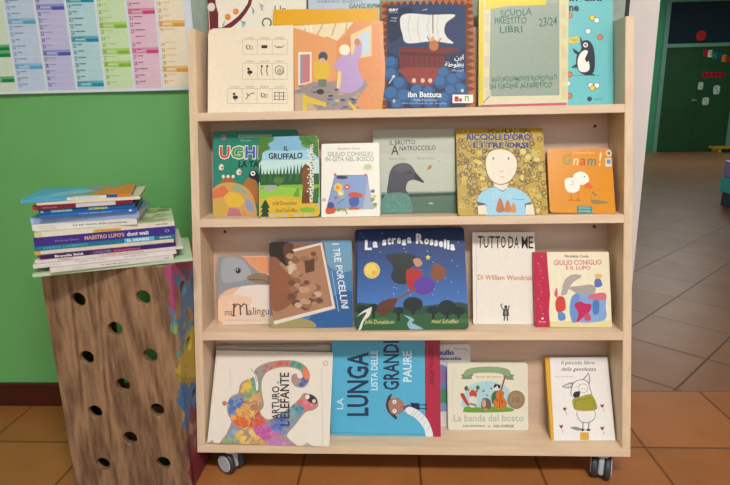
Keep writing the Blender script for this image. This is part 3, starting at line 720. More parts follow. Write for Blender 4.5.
A = book('board_book', 'thick golden board book with a pale faced child in a light blue top', (.2055, .1018, ZS[2], .1920, .2005, .022, 25.3, -.8, .1),
         ((456, 129.5), (543, 128), (548, 216), (457, 217)), 'ae9030', G2, (450, 122, 4.294), r=.006, rough=.42, edge='c8b878')
random.seed(11)
for i in range(330):
    x, y = random.uniform(26, 418), random.uniform(28, 402); r = random.uniform(7, 13)
    A.ring(x, y, r, 3.6, random.choice(('5a4618', '6a561c', '4c3c14', 'c8b45c')), 7)
for i in range(26):
    x, y = random.uniform(40, 400), random.uniform(110, 390); A.ell(x, y, random.uniform(8, 16), random.uniform(8, 14), random.choice(('c0ae3c', 'b8a848', 'cabb6c')))
k = '20286c'
A.text('RICCIOLI D\'ORO', 68, 50, 352, 84, 'c2b464', bold=.1).text('RICCIOLI D\'ORO', 69, 52, 351, 82, k, bold=.055).text('E I TRE ORSI', 96, 88, 340, 118, 'c2b464', bold=.1).text('E I TRE ORSI', 97, 90, 339, 116, k, bold=.055)
A.blob([(190, 262), (198, 310), (225, 320), (242, 305), (242, 262)], 'd8ccb8')
A.blob([(150, 170), (170, 130), (215, 118), (262, 130), (290, 170), (286, 220), (258, 262), (215, 276), (178, 262), (156, 225)], '4a3c20').blob([(153, 170), (172, 133), (215, 121), (260, 133), (287, 170), (283, 219), (256, 259), (215, 273), (180, 259), (159, 224)], 'd9d1bf')
for x in (186, 252): A.ell(x, 162, 4, 6, '6a6a5a')
A.line([(212, 218), (222, 222), (230, 214)], 2, '6a5a4a').line([(213, 242), (232, 242)], 2.5, 'a86a5c')
A.poly([(112, 402), (120, 340), (140, 300), (192, 284), (225, 302), (252, 284), (310, 300), (340, 340), (360, 402)], '3c4a54').blob([(116, 345), (138, 306), (192, 287), (225, 305), (252, 287), (308, 302), (345, 345), (318, 360), (315, 410), (160, 410), (156, 362)], '8fc0d8')
A.poly([(118, 366), (154, 362), (158, 402), (120, 402)], 'd9d1bf').poly([(322, 362), (352, 358), (360, 402), (322, 402)], 'd9d1bf')
for i in range(60):
    x, y = random.uniform(160, 310), random.uniform(305, 395); A.ell(x, y, 2, 2, 'b8d8e4')
for x, y, s, c in ((214, 364, 1.0, 'a8642c'), (246, 368, .85, 'b4702f'), (270, 374, .7, 'c08034')): A.blob([(x-16*s, y+26*s), (x-12*s, y-10*s), (x, y-32*s), (x+12*s, y-10*s), (x+16*s, y+26*s)], c)
A.line([(264, 334), (290, 340), (318, 338)], 2, '4a6a7a'); A.done()

A = book('board_book', 'small orange board book with a white duck at the right end of the second shelf', (.3790, .1150, ZS[2], .1400, .1463, .015, 24.1, -.2, 1.0),
         ((546, 151), (612, 149), (614.5, 215.5), (548.5, 216)), 'd38a1e', G2, (450, 122, 4.294), r=.007, rough=.28, edge='c27c1a')
A.text('Francesca Ferri', 528, 132, 618, 142, 'e4c48c')
for ch, x0, x1, y0, c in (('G', 482, 520, 146, '8a8a3c'), ('n', 526, 550, 164, 'd8d0a0'), ('a', 556, 582, 164, 'b04a24'), ('m', 588, 628, 164, '3c7a70'), ('!', 638, 652, 134, 'e0d8c0')): A.text(ch, x0, y0, x1, 194, c, shear=.2, bold=.01)
A.blob([(490, 262), (510, 250), (545, 258), (555, 290), (540, 312), (510, 316), (492, 298)], 'e8e4dc').blob([(530, 235), (560, 222), (588, 236), (594, 262), (575, 280), (545, 278), (528, 260)], 'e8e4dc')
A.poly([(572, 280), (590, 268), (612, 288), (600, 298), (578, 294)], 'd8641e').ell(575, 245, 3, 3, '2a2a2a').line([(515, 268), (528, 262), (524, 278), (514, 284)], 2.5, 'c8883c')
for x in (515, 545): A.line([(x, 312), (x+2, 345)], 3, 'b8641e').poly([(x-18, 352), (x+2, 342), (x+16, 352)], 'b8641e')
A.ell(612, 315, 7, 5, '8a7a4a', 30).ell(622, 324, 6, 4, '5a7a6a').line([(604, 335), (606, 355)], 2, '7a6a4a').blob([(602, 346), (640, 346), (676, 356), (660, 360), (610, 362)], '8a7a5a')
A.rect(540, 374, 606, 402, '2a8a8c').text('giochiamo', 548, 378, 598, 386, 'd8e0d8').text('con le dita', 548, 390, 598, 398, 'd8e0d8')
A.rect(668, 160, 694, 198, 'd8d0c0').ell(684, 138, 13, 14, 'd8d0c0').rect(674, 166, 690, 186, '6a8ab4').ell(684, 138, 7, 8, '6a7a6a'); A.done()

# ------------------------------------------------------------------ third shelf
A = book('picture_book', 'square peach picture book with a grey gull head, leftmost on the third shelf', (-.3589, .0925, ZS[1], .1570, .1578, .010, 16.5, .5, -.6),
         ((216, 258), (284, 257), (286, 327), (217.5, 327)), 'dcc4b0', G3, (190, 220, 4.041), r=.001)
A.poly([(100, 150), (420, 150), (420, 260), (300, 300), (180, 300), (120, 325), (100, 330)], 'e0b492').blob([(180, 300), (240, 262), (420, 250), (420, 380), (240, 360), (150, 350)], 'dfd2c6')
A.poly([(196, 155), (300, 155), (420, 150), (420, 220), (300, 225), (235, 205)], 'd9946a').rect(110, 318, 130, 430, 'd9986c').blob([(110, 330), (170, 310), (250, 330), (210, 380), (120, 420)], 'e2c0a4')
A.blob([(104, 150), (195, 150), (240, 190), (280, 222), (318, 245), (318, 270), (270, 270), (210, 275), (150, 288), (118, 310), (104, 316)], '8d9096').blob([(125, 165), (190, 160), (230, 195), (240, 240), (160, 260), (125, 250)], 'a0a3a8')
A.blob([(225, 240), (260, 222), (300, 225), (330, 245), (340, 268), (290, 268), (250, 258)], '8a7460').line([(235, 248), (290, 250), (330, 268)], 3, '5c4a40').ell(190, 212, 11, 10, '22242a').ell(187, 209, 3, 3, 'c0c4c8').line([(172, 208), (190, 198), (208, 208)], 2, '5c6068')
k = '5a4238'
A.text('ma', 138, 376, 168, 394, k).text('a', 232, 374, 250, 394, k).text('lingua', 254, 362, 336, 402, k)
A.line([(174, 394), (176, 350)], 7, k).line([(176, 362), (188, 347), (200, 352), (203, 394)], 6, k).line([(204, 360), (216, 347), (226, 352), (230, 394)], 6, k).line([(166, 396), (182, 396)], 4, k).line([(168, 350), (180, 347)], 4, k).text('ventuno filastrocche per ogni lingua', 138, 411, 330, 417, '9a7a6a'); A.done()

A = book('picture_book', 'blue picture book with a slanting sepia photograph, overlapping the gull book', (-.2183, .0735, ZS[1], .1895, .1968, .009, 18.6, .5, -.8),
         ((267.5, 241.5), (351, 240), (354, 328), (271, 328)), '4a78a8', G3, (255, 225, 4.409), r=.006, edge='c8c0b4', spine='b4ac9c')
A.blob([(290, 60), (430, 60), (430, 200), (330, 190)], '6d9ab8').blob([(330, 330), (430, 300), (430, 460), (250, 460), (240, 420)], '2f5c94').blob([(60, 400), (240, 420), (260, 460), (60, 460)], '9c9060')
A.poly([(60, 75), (300, 78), (355, 375), (95, 432), (70, 380)], '8c5c40')
A.poly([(168, 118), (284, 92), (345, 362), (88, 425), (64, 300), (70, 200)], 'a67a5e')
A.blob([(60, 78), (150, 78), (165, 130), (140, 180), (110, 160), (85, 140), (62, 135)], '33281f').blob([(120, 90), (165, 85), (160, 160), (135, 170)], '5c4030')
A.blob([(62, 150), (100, 170), (150, 220), (190, 260), (180, 330), (110, 380), (72, 350)], '8a5a42').blob([(90, 200), (150, 240), (180, 290), (130, 330), (85, 280)], '8f5a3e')
random.seed(21)
for i in range(46):
    x, y = random.uniform(150, 320), random.uniform(120, 365)
    if x > 262+(y-118)*.22: continue
    r = random.uniform(8, 24); A.blob([(x-r, y), (x-r*.3, y-r*.7), (x+r*.8, y-r*.4), (x+r, y+r*.3), (x, y+r*.8)], random.choice(('86604a', 'b89274', '94694e', '6a4a3a', 'ac8468', 'c6a284')))
A.poly([(215, 160), (260, 150), (262, 205), (222, 215)], '5a4030').blob([(150, 180), (172, 175), (160, 215), (146, 212)], 'c8b49c')
A.poly([(160, 108), (292, 78), (294, 88), (170, 118)], 'd8cfc2').poly([(284, 88), (292, 78), (358, 372), (345, 366)], 'd8cfc2').poly([(345, 360), (358, 372), (92, 440), (86, 425)], 'd8cfc2')
A.text('I TRE PORCELLINI', 342, 82, 412, 392, 'dfe3e6', rot=-90, bold=.008).text('riscritto e illustrato', 336, 200, 384, 385, 'b8ccd8', rot=-90) if False else None
s = 'I TRE PORCELLINI'; y = 84
for i, ch in enumerate(s):
    if ch == ' ': y += 11; continue
    L = 11 if ch == 'I' else 23.5
    x0 = 338+(y-84)*.17
    A.text(ch, x0, y, x0+30, y+L-(6 if ch == 'I' else 4), 'dfe3e6', rot=-90, bold=.012); y += L-1.5
A.line([(338, 205), (372, 385)], 3, '9ab8d0'); A.done()

A = book('board_book', 'large midnight blue board book with a yellow moon over dark trees', (.0082, .0605, ZS[1], .2490, .2283, .018, 23.4, .5, -.7),
         ((353, 230), (464, 227), (468, 329), (356, 331)), '2a4a8c', G3, (345, 225, 4.215), r=.008, edge='b8b4a8', spine='1c3054')
for i in range(24):
    t = i/23; A.rect(20, i*14.5, 520, i*14.5+15.5, tuple(int(a+(b-a)*t) for a, b in ((26, 70), (42, 116), (86, 184))))
A.poly([(30, 0), (48, 0), (50, 445), (36, 445)], '1a2c50').ell(110, 196, 35, 35, 'd8bc5c').ell(106, 192, 24, 23, 'e0c868').ell(118, 206, 9, 8, 'c8a84c')
random.seed(2)
for i in range(34): A.ell(random.uniform(45, 495), random.uniform(30, 300), 1.8, 1.8, 'c8d0e0')
A.blob([(30, 345), (90, 335), (200, 350), (330, 345), (510, 335), (515, 450), (30, 450)], '2c4a3c').blob([(30, 380), (140, 372), (300, 380), (420, 370), (515, 380), (515, 450), (30, 450)], '2f5a3a')
for x, y, rx, ry in ((285, 338, 42, 30), (428, 352, 38, 32), (70, 360, 30, 18), (370, 362, 28, 16), (475, 365, 30, 18), (120, 352, 22, 16), (225, 365, 22, 14)): A.ell(x, y, rx, ry, '1e2c2c').rect(x-6, y+10, x+6, y+44, '1e2824')
A.blob([(248, 384), (276, 392), (290, 404), (280, 414), (300, 424), (330, 442), (280, 442), (262, 424), (266, 410), (270, 400)], '8ab0c4').blob([(60, 410), (160, 396), (220, 410), (150, 425)], '3c6a40').blob([(360, 404), (500, 396), (512, 412), (400, 420)], '3c6a40')
# plain coloured cloud in the middle of the picture
A.blob([(170, 130), (240, 124), (292, 132), (300, 165), (275, 190), (262, 250), (215, 250), (192, 225), (200, 190), (195, 170)], '2a3034').blob([(258, 195), (300, 190), (322, 200), (318, 235), (290, 280), (262, 262)], 'a82c2c').blob([(290, 245), (330, 222), (375, 245), (365, 285), (325, 300), (296, 285)], '5a3a9c').blob([(360, 195), (385, 165), (428, 200), (400, 240), (365, 230)], '7c4e34').blob([(285, 150), (310, 145), (325, 168), (300, 180)], 'c08a68')
A.line([(215, 318), (300, 272)], 8, '7c5030').blob([(132, 365), (150, 330), (210, 312), (218, 326), (196, 362), (160, 388)], '5c3826')
A.poly([(349, 128), (353, 136), (361, 138), (354, 143), (355, 152), (348, 146), (341, 150), (343, 141), (338, 134), (346, 135)], 'd8cc5c')
A.blob([(38, 445), (46, 400), (70, 372), (100, 355), (112, 352), (104, 385), (80, 410), (66, 445)], 'd4d4cc').blob([(38, 405), (60, 385), (90, 372), (70, 410), (56, 445), (38, 445)], '1f4a34')
x = 78
for ch, wd in (('L', 32), ('a', 24), (' ', 14), ('s', 20), ('t', 18), ('r', 20), ('e', 20), ('g', 21), ('a', 21), (' ', 14), ('R', 34), ('o', 22), ('s', 18), ('s', 18), ('e', 20), ('l', 12), ('l', 12), ('a', 22)):
    if ch != ' ':
        t = (x-78)/390; y = 112-34*(1-(2*t-.95)**2)+4*t
        hh = 44 if ch in 'LR' else (40 if ch == 'l' else 34 if ch == 't' else 27)
        A.text(ch, x, y-hh+(9 if ch == 'g' else 0), x+wd-2, y+(9 if ch == 'g' else 0), 'dcdee2', bold=.045)
    x += wd+1.5
A.text('Julia Donaldson', 82, 404, 206, 424, 'd8c880', shear=.2).text('Axel Scheffler', 362, 400, 476, 416, 'd8c880', shear=.2); A.done()

A = book('picture_book', 'tall white picture book with a tiny figure raising both arms and condensed black capitals', (.2170, .0925, ZS[1], .1400, .2080, .011, 17.0, -.3, .3),
         ((472.5, 234), (536, 233), (537, 326), (474, 326.5)), 'e2dcd2', G3, (460, 215, 3.733), r=.001)
A.line([(62, 72), (64, 412)], 2, 'c8c0b4')
x = 68
for ch, wd in (('T', 22), ('U', 22), ('T', 22), ('T', 22), ('O', 20), (' ', 8), ('D', 22), ('A', 20), (' ', 8), ('M', 26), ('E', 20)):
    if ch != ' ': A.text(ch, x, 84, x+wd-2.5, 130, '2c2a28', bold=.012)
    x += wd
A.text('Di William Wondriska', 68, 231, 284, 250, 'c8845c', bold=.02)
k = '3a3836'
A.ell(174, 351, 6, 7, k).poly([(165, 358), (184, 358), (186, 384), (162, 384)], k).line([(166, 362), (157, 350), (158, 340)], 4, k).line([(182, 362), (186, 350), (186, 344)], 4, k).line([(169, 384), (168, 402)], 5, k).line([(179, 384), (180, 402)], 5, k).ell(157, 342, 4, 4, '8a8680').rect(170, 364, 178, 380, '8a8680'); A.done()

A = book('picture_book', 'cream picture book with a crimson spine band, at the right end of the third shelf', (.3641, .0760, ZS[1], .1660, .1662, .012, 18.9, .2, .3),
         ((532.5, 252.5), (609.5, 252), (611, 327), (535.5, 328)), 'e4dcc0', G3, (525, 235, 5.0), r=.001, spine='b42a48')
A.part('spine', 'crimson spine with a wavy edge')
A.poly([(30, 80), (108, 84), (112, 150), (118, 230), (124, 300), (118, 380), (124, 470), (40, 470)], 'b42a48')
for y in range(110, 440, 36):
    A.ell(62+(y*7) % 30, y, 6, 2.5, 'd86a80', 40).ell(92-(y*3) % 22, y+16, 5, 2.5, 'c84a64', -30)
A.text('LA COCCINELLA', 68, 436, 104, 443, 'e8dcd8').ell(86, 422, 6, 5, 'e8dcd8')
A.whole()
A.text('Nicoletta Costa', 198, 100, 318, 114, '4a4a54', bold=.02).text('GIULIO CONIGLIO', 144, 126, 384, 152, 'c46a7c', bold=.02, slope=-4).text('E IL LUPO', 204, 156, 328, 176, 'c46a7c', bold=.02)
A.poly([(122, 436), (430, 426), (430, 470), (124, 470)], 'd9cc98')
# plain stand-in: heap of coloured cushions
for pts, c in (([(232, 312), (300, 296), (395, 300), (402, 360), (390, 428), (236, 430)], '7fa0d0'), ([(232, 320), (270, 300), (260, 425), (230, 430)], '6a8cc4'), ([(216, 266), (280, 256), (330, 250), (352, 268), (340, 296), (270, 300), (240, 284)], 'a49c98'), ([(185, 270), (200, 225), (240, 200), (284, 208), (240, 240), (215, 280), (205, 300), (180, 305)], 'aaa29c'), ([(150, 345), (165, 312), (195, 318), (200, 375), (160, 388)], 'c8443c'), ([(145, 300), (156, 268), (162, 290), (158, 318)], 'cc5a74'), ([(246, 352), (275, 335), (300, 345), (330, 350), (325, 380), (300, 405), (255, 440), (265, 395)], 'b82a5c'), ([(318, 305), (395, 290), (400, 325), (330, 325)], 'cc6a80'), ([(338, 335), (368, 330), (366, 390), (340, 395)], '4a78b8'), ([(350, 225), (375, 222), (385, 255), (350, 262)], '5a6cae'), ([(352, 198), (384, 200), (378, 218), (354, 220)], 'd8b07a'), ([(165, 390), (195, 395), (200, 425), (168, 430)], '5a88c0'), ([(295, 400), (318, 395), (328, 425), (300, 430)], 'c04a64')):
    A.blob(pts, c)
A.done()

# ------------------------------------------------------------------ bottom shelf
A = book('picture_book', 'worn whitish book mostly hidden behind the elephant book', (-.3172, .0520, 0, .2740, .2010, .005, 19.3, .3, -.3),
         ((213, 346), (330, 346), (331, 436), (213, 436)), 'b4a898', G4, r=.006)
A.rect(212, 345, 332, 347.2, '8a7c70').line([(235, 348.2), (318, 348)], .8, '6c6058'); A.done()

A = book('picture_book', 'large whitish picture book with a many coloured elephant raising its trunk', (-.3168, -.0012, 0, .2767, .2062, .008, 30.0, -.6, .8),
         ((216.5, 350), (333, 353), (329, 447), (207, 443.5)), 'dcd4c8', G4, (200, 340, 4.3286), r=.0012)
A.line([(530, 130), (526, 460)], 2, 'c0b4a4').line([(72, 60), (36, 440)], 2, 'c0b4a4').ell(548, 106, 13, 12, 'b4a898').ell(548, 106, 9, 8, 'd8d0c4').line([(128, 118), (130, 216)], 1.5, 'b4a898')
body = [(104, 470), (118, 410), (138, 360), (122, 325), (118, 285), (135, 250), (165, 235), (175, 195), (205, 175), (230, 165), (240, 130), (280, 105), (340, 92), (410, 92), (455, 112), (478, 150), (472, 190), (450, 212), (415, 208), (398, 185), (400, 158), (420, 150), (425, 168), (440, 172), (446, 158), (432, 135), (390, 122), (335, 125), (290, 145), (270, 180), (268, 225), (278, 290), (262, 318), (295, 350), (340, 330), (385, 300), (430, 262), (455, 235), (500, 260), (512, 290), (490, 310), (455, 320), (410, 375), (375, 420), (405, 470)]
A.poly(catmull(body, 3), 'a08880')
random.seed(5)
inside = []
def pin(x, y, P):
    c = False
    for i in range(len(P)):
        a, b = P[i], P[i-1]
        if (a[1] > y) != (b[1] > y) and x < (b[0]-a[0])*(y-a[1])/(b[1]-a[1])+a[0]: c = not c
    return c
zones = [(150, 285, 34, '4a78b8'), (195, 205, 34, 'd0b24a'), (190, 330, 40, 'd89a50'), (180, 360, 34, 'd8642e'), (230, 270, 30, 'c89a6c'), (250, 200, 22, '6a9a8a'), (262, 130, 22, '8a8a84'), (290, 155, 18, '4a70c0'), (320, 115, 20, 'cc6a60'), (285, 125, 18, 'b8705a'), (370, 105, 20, 'd05a44'), (430, 110, 24, '4a9a84'), (460, 150, 22, 'd8784a'), (445, 195, 20, '5a62a8'), (420, 195, 18, '8a9a84'), (410, 170, 14, 'b87098'), (250, 350, 34, 'cc5a3c'), (230, 330, 22, 'dcb470'), (150, 440, 30, '8aa07a'), (130, 400, 20, '7a98b8'), (200, 410, 36, 'd8b05c'), (270, 400, 34, 'b85aa0'), (330, 440, 34, 'b878b0'), (250, 440, 30, 'c8a05a'), (350, 370, 34, '5a74b8'), (310, 355, 24, '8a7aa8'), (400, 330, 28, '6a9aa8'), (430, 310, 24, '4a8a9c'), (430, 275, 24, 'cc6a6a'), (470, 290, 28, 'd07a84'), (380, 390, 24, '6a88b8'), (300, 420, 26, 'c0609a'), (240, 300, 22, 'a8784a'), (170, 255, 22, '6a8ab0'), (210, 235, 24, '8a9a6a')]
bx_ = catmull(body, 3)
for j in range(1500):
    x, y, r = random.uniform(104, 512), random.uniform(92, 462), random.uniform(4, 13)
    zx = min(zones, key=lambda q: math.hypot(q[0]-x, q[1]-y)/q[2]+random.uniform(0, .25))
    pts = [(x+r*random.uniform(.75, 1.2)*math.cos(a), y+r*random.uniform(.75, 1.2)*math.sin(a)) for a in (2*PI*i/8 for i in range(8))]
    if not all(pin(px, py, bx_) for px, py in pts): continue
    d = random.uniform(-12, 12); A.poly(pts, tuple(max(0, min(255, int(zx[3][i:i+2], 16)+d)) for i in (0, 2, 4)))
A.ell(484, 262, 29, 17, '3c3034', 35).ell(466, 253, 9, 11, 'e0d8cc', 30).ell(494, 271, 8, 9, 'cfc6ba', 30)
A.blob([(222, 130), (240, 150), (252, 185), (252, 222), (244, 222), (242, 190), (232, 160)], 'e4dccf').line([(220, 128), (236, 148), (248, 186)], 2, '5c5450')
A.line([(175, 260), (190, 272), (205, 270)], 3, '3c3034').line([(190, 275), (215, 280), (240, 270)], 2.5, '5c4a50').line([(130, 283), (112, 278)], 4, '9a6a58').ell(107, 280, 10, 11, 'b8745c')
A.line([(262, 318), (230, 340), (215, 380)], 2, '6c5a58').line([(295, 350), (330, 372), (350, 400)], 2, '6c5a58')
A.text('ARTURO', 312, 206, 346, 350, '3a3432', rot=90, bold=.02).text('e', 334, 184, 344, 194, '3a3432', rot=90).text("L'ELEFANTE", 346, 146, 388, 376, '3a3432', rot=90, bold=.02)
A.poly([(30, 452), (58, 436), (70, 452)], 'a8988c').poly([(436, 462), (460, 446), (490, 462)], 'b0a498'); A.done()

A = book('picture_book', 'large sky blue picture book with a dark red band and sideways navy lettering', (-.0537, .0390, 0, .2510, .2237, .010, 19.5, -.5, .3),
         ((331, 337), (441, 337), (440.5, 438), (331, 434.5)), '52a8cc', G4, (325, 335, 4.4067), r=.001, rough=.3)
A.part('spine', 'dark red spine band'); A.poly([(444, -20), (512, -20), (512, 460), (442, 460)], 'a82a44'); A.text('ANGIE MORGAN', 462, 50, 484, 224, '5c1626', rot=90); A.whole()
A.line([(30, 432), (445, 440)], 3, '3c8cb0')
k = '1f3450'
x0 = 96
A.text('LUNGA', 96, 78, 194, 360, k, rot=90, bold=.022).text('LA', 52, 282, 80, 330, 'c4dce8', rot=90, bold=.01).text('LISTA DELLE', 204, 72, 234, 246, 'c8dee8', rot=90, bold=.015).text('GRANDI', 258, 28, 330, 246, k, rot=90, bold=.022).text('PAURE', 346, 74, 386, 210, 'c8dee8', rot=90, bold=.022)
A.blob([(270, 310), (280, 275), (298, 262), (292, 285), (325, 282), (330, 300), (300, 330), (318, 365), (312, 374), (288, 352), (276, 335)], '4a3028').blob([(282, 300), (300, 282), (330, 282), (348, 305), (350, 330), (332, 350), (300, 352), (286, 335)], '9c7468')
A.ell(308, 298, 9, 9, 'e4e0dc').ell(308, 338, 9, 9, 'e4e0dc').ell(308, 299, 3, 3, '2a2424').ell(308, 337, 3, 3, '2a2424').ell(326, 318, 5, 4, 'b48a7c')
A.rect(352, 310, 362, 342, 'd8b0a0').poly([(346, 316), (372, 308), (388, 322), (372, 340), (346, 330)], '6a4a78').poly([(378, 302), (418, 304), (420, 332), (384, 332)], '252a44').line([(420, 312), (442, 310)], 4, '2a2a3a').line([(420, 326), (442, 328)], 4, '2a2a3a').ell(446, 312, 7, 4, '22222e', 90).ell(446, 328, 7, 4, '22222e', 90)
A.poly(catmull([(356, 330), (372, 320), (395, 326), (425, 345), (452, 375), (470, 415), (475, 450), (446, 450), (440, 420), (420, 390), (395, 365), (365, 350)], 4), 'dcdfe2')
for t in range(6):
    x, y = 385+t*14, 345+t*t*2.6; A.line([(x-8, y+12), (x+10, y-8)], 2, '9aa4b0')
A.done()

A = book('board_book', 'whitish board book with blue letters, almost hidden between the blue and the forest band books', (.0845, .0820, 0, .1250, .1925, .004, 12.0, .1, -.2),
         ((415, 345.5), (470, 346.5), (472, 428), (415, 429)), 'd6d4d2', G4, (325, 335, 4.4067), r=.008, board=.0012)
A.text('nullo', 492, 72, 566, 96, '2c4ca0', bold=.04).text('piccolo', 488, 104, 600, 122, '2c4ca0', bold=.04).line([(566, 66), (620, 70), (636, 84)], 5, 'b4b0ae')
A.blob([(400, 150), (520, 140), (535, 200), (536, 260), (400, 262)], '6a80b8').blob([(400, 260), (536, 250), (536, 318), (400, 322)], '4c8a6a').blob([(500, 170), (530, 165), (533, 210), (506, 215)], '8a6aa4').blob([(400, 318), (536, 312), (540, 345), (400, 345)], '7c9ac0'); A.done()

A = book('board_book', 'cream board book with woodland animals playing music and a round bronze seal', (.1832, .0650, 0, .1840, .1552, .012, 13.5, -.1, -.2),
         ((447, 362), (527, 363), (528.5, 429), (447.5, 429)), 'dcd8c6', G4, (440, 355, 6.063), r=.006)
A.line([(72, 55), (76, 450)], 2, 'c8c4b0').blob([(150, 320), (148, 230), (180, 180), (240, 158), (320, 156), (390, 180), (425, 230), (420, 320)], 'a8ccd4')
A.poly([(124, 115), (160, 100), (200, 102), (200, 138), (160, 142), (126, 140), (134, 126)], '76906c').poly([(450, 118), (412, 108), (380, 108), (380, 138), (412, 146), (448, 148), (440, 132)], '76906c')
A.poly(catmull([(150, 90), (200, 72), (280, 66), (360, 70), (420, 88), (420, 124), (360, 108), (280, 102), (200, 108), (150, 126)], 4), '8aa47a')
A.blob([(200, 118), (285, 110), (390, 122), (385, 142), (285, 134), (202, 140)], 'e2dcc6').text('Storie del bosco', 214, 118, 372, 134, 'b8805c')
A.blob([(140, 330), (160, 306), (260, 312), (360, 304), (436, 318), (432, 336), (280, 342), (150, 340)], '6a9a3c')
A.blob([(122, 232), (140, 226), (160, 262), (180, 300), (160, 296), (136, 262)], 'b83c2c').blob([(176, 225), (196, 205), (220, 222), (218, 250), (188, 250)], 'c4482c').poly([(172, 215), (160, 190), (178, 205)], 'c4482c').poly([(214, 215), (230, 190), (226, 222)], 'c4482c').ell(158, 196, 12, 15, '4a6a40').ell(228, 192, 11, 13, '4a6a40').blob([(180, 250), (216, 250), (226, 300), (182, 308)], 'd8d4c8').line([(180, 288), (222, 300)], 14, '8a8a84')
A.blob([(250, 312), (256, 262), (282, 255), (306, 272), (308, 312), (280, 322)], '6c5a64').blob([(256, 275), (272, 262), (278, 300), (260, 310)], 'c0a484').ell(276, 322, 12, 8, 'c8843c')
A.blob([(310, 245), (330, 215), (372, 215), (380, 260), (350, 300), (318, 290)], '4a6a44').blob([(318, 190), (330, 170), (360, 168), (366, 195), (345, 208), (322, 205)], 'd8d4cc').poly([(322, 186), (335, 168), (350, 176), (330, 196)], '2a2a30').poly([(345, 172), (366, 178), (364, 200), (352, 196)], '2a2a30').poly([(300, 198), (318, 192), (316, 202)], '2a2a30')
A.line([(392, 130), (362, 235)], 9, '7c4a28').ell(392, 128, 9, 8, 'b85a34').blob([(338, 230), (360, 206), (388, 222), (384, 250), (404, 280), (396, 312), (356, 320), (326, 305), (326, 275), (342, 255)], 'c8722c').line([(366, 225), (358, 315)], 3, '6a3a1c').ell(346, 268, 3, 9, '5a2e18').ell(376, 276, 3, 9, '5a2e18')
A.ell(262, 214, 6, 5, '4a5a80').ell(284, 238, 5, 5, '4a5a80').line([(268, 216), (270, 202)], 2, '4a5a80')
A.ell(460, 266, 54, 56, '8a7558').ell(460, 266, 48, 50, '9c8666').ring(460, 266, 40, 3, '7c6848', 24, 42).text('10', 440, 246, 482, 284, '7c6848', bold=.02)
A.text('La banda del bosco', 82, 354, 506, 396, 'a4b0a8', bold=.01).text('JULIA DONALDSON', 136, 416, 272, 432, '6a6a60', bold=.03).text('AXEL SCHEFFLER', 322, 416, 448, 432, '6a6a60', bold=.03).text('e', 290, 420, 304, 432, '6a6a60'); A.done()

A = book('picture_book', 'white picture book with a yellow spine and a piglet wearing an olive scarf', (.3866, .0270, 0, .1405, .1816, .012, 25.1, .3, -.5),
         ((545, 358), (608, 357), (616, 441), (552, 441)), 'e2dedb', G4, (540, 350, 4.847), r=.001, spine='d8a02c', board=.0015)
A.part('spine', 'yellow cloth spine'); A.poly([(20, 20), (46, 30), (72, 440), (40, 445)], 'd4a02e'); A.whole()
k = '33312f'
A.text('Il piccolo libro', 102, 54, 268, 78, k, shear=.25, bold=.004).text('della gentilezza', 104, 86, 274, 110, k, shear=.25, bold=.004).text('Francesca Pirrone', 74, 128, 162, 135, '8a8682')
A.poly(catmull([(108, 182), (130, 168), (160, 160), (162, 178), (140, 190)], 4), '8c8884').poly(catmull([(118, 182), (136, 172), (154, 168), (154, 178), (138, 184)], 4), 'd4cecb').poly(catmull([(212, 146), (225, 128), (240, 114), (246, 150), (240, 172)], 4), '8c8884').poly(catmull([(218, 146), (228, 134), (238, 122), (240, 150), (236, 164)], 4), 'dcd6d2')
A.blob([(158, 230), (156, 180), (172, 156), (205, 146), (235, 158), (246, 190), (250, 228)], '55504c').blob([(161, 230), (159, 182), (174, 159), (205, 149), (233, 161), (243, 191), (247, 228)], 'e4e0dc')
A.ring(212, 190, 22, 2, '6c6660').ell(206, 192, 3, 4, 'c89a70').ell(218, 192, 3, 4, 'c89a70').line([(188, 168), (194, 172)], 2.5, k).line([(174, 184), (182, 180)], 2.5, k).ell(190, 206, 5, 3, '55504c')
A.blob([(164, 215), (176, 206), (196, 208), (194, 228), (178, 238), (164, 230)], '2c2e3c')
A.blob([(186, 300), (262, 295), (270, 330), (245, 355), (205, 355), (184, 330)], '6c6862').blob([(188, 300), (260, 296), (267, 329), (243, 352), (207, 352), (187, 329)], 'e0dcd8')
A.blob([(162, 242), (200, 230), (246, 218), (262, 232), (276, 262), (276, 292), (230, 300), (180, 296), (164, 280)], '9a9430').line([(168, 248), (215, 244), (256, 232)], 3, '78721f').line([(172, 292), (172, 262), (180, 248)], 3, '78721f').line([(255, 240), (272, 290)], 2.5, '78721f')
for x in (212, 240): A.line([(x, 352), (x-2, 384)], 5, '6c6660').ell(x-3, 390, 11, 6, '4c4844')
A.blob([(150, 378), (180, 376), (205, 386), (190, 394), (160, 386)], '8c8884')
for x, y in ((122, 288), (106, 372), (304, 272), (304, 380)): A.line([(x, y), (x+8, y+34)], 1.6, '7c7670').blob([(x-9, y-6), (x, y-2), (x+8, y-7), (x+6, y+8), (x-4, y+9)], '8c2a3c').line([(x+6, y+26), (x+14, y+20)], 3, 'b4aca8')
A.rect(198, 402, 240, 438, 'd0a02e'); A.done()

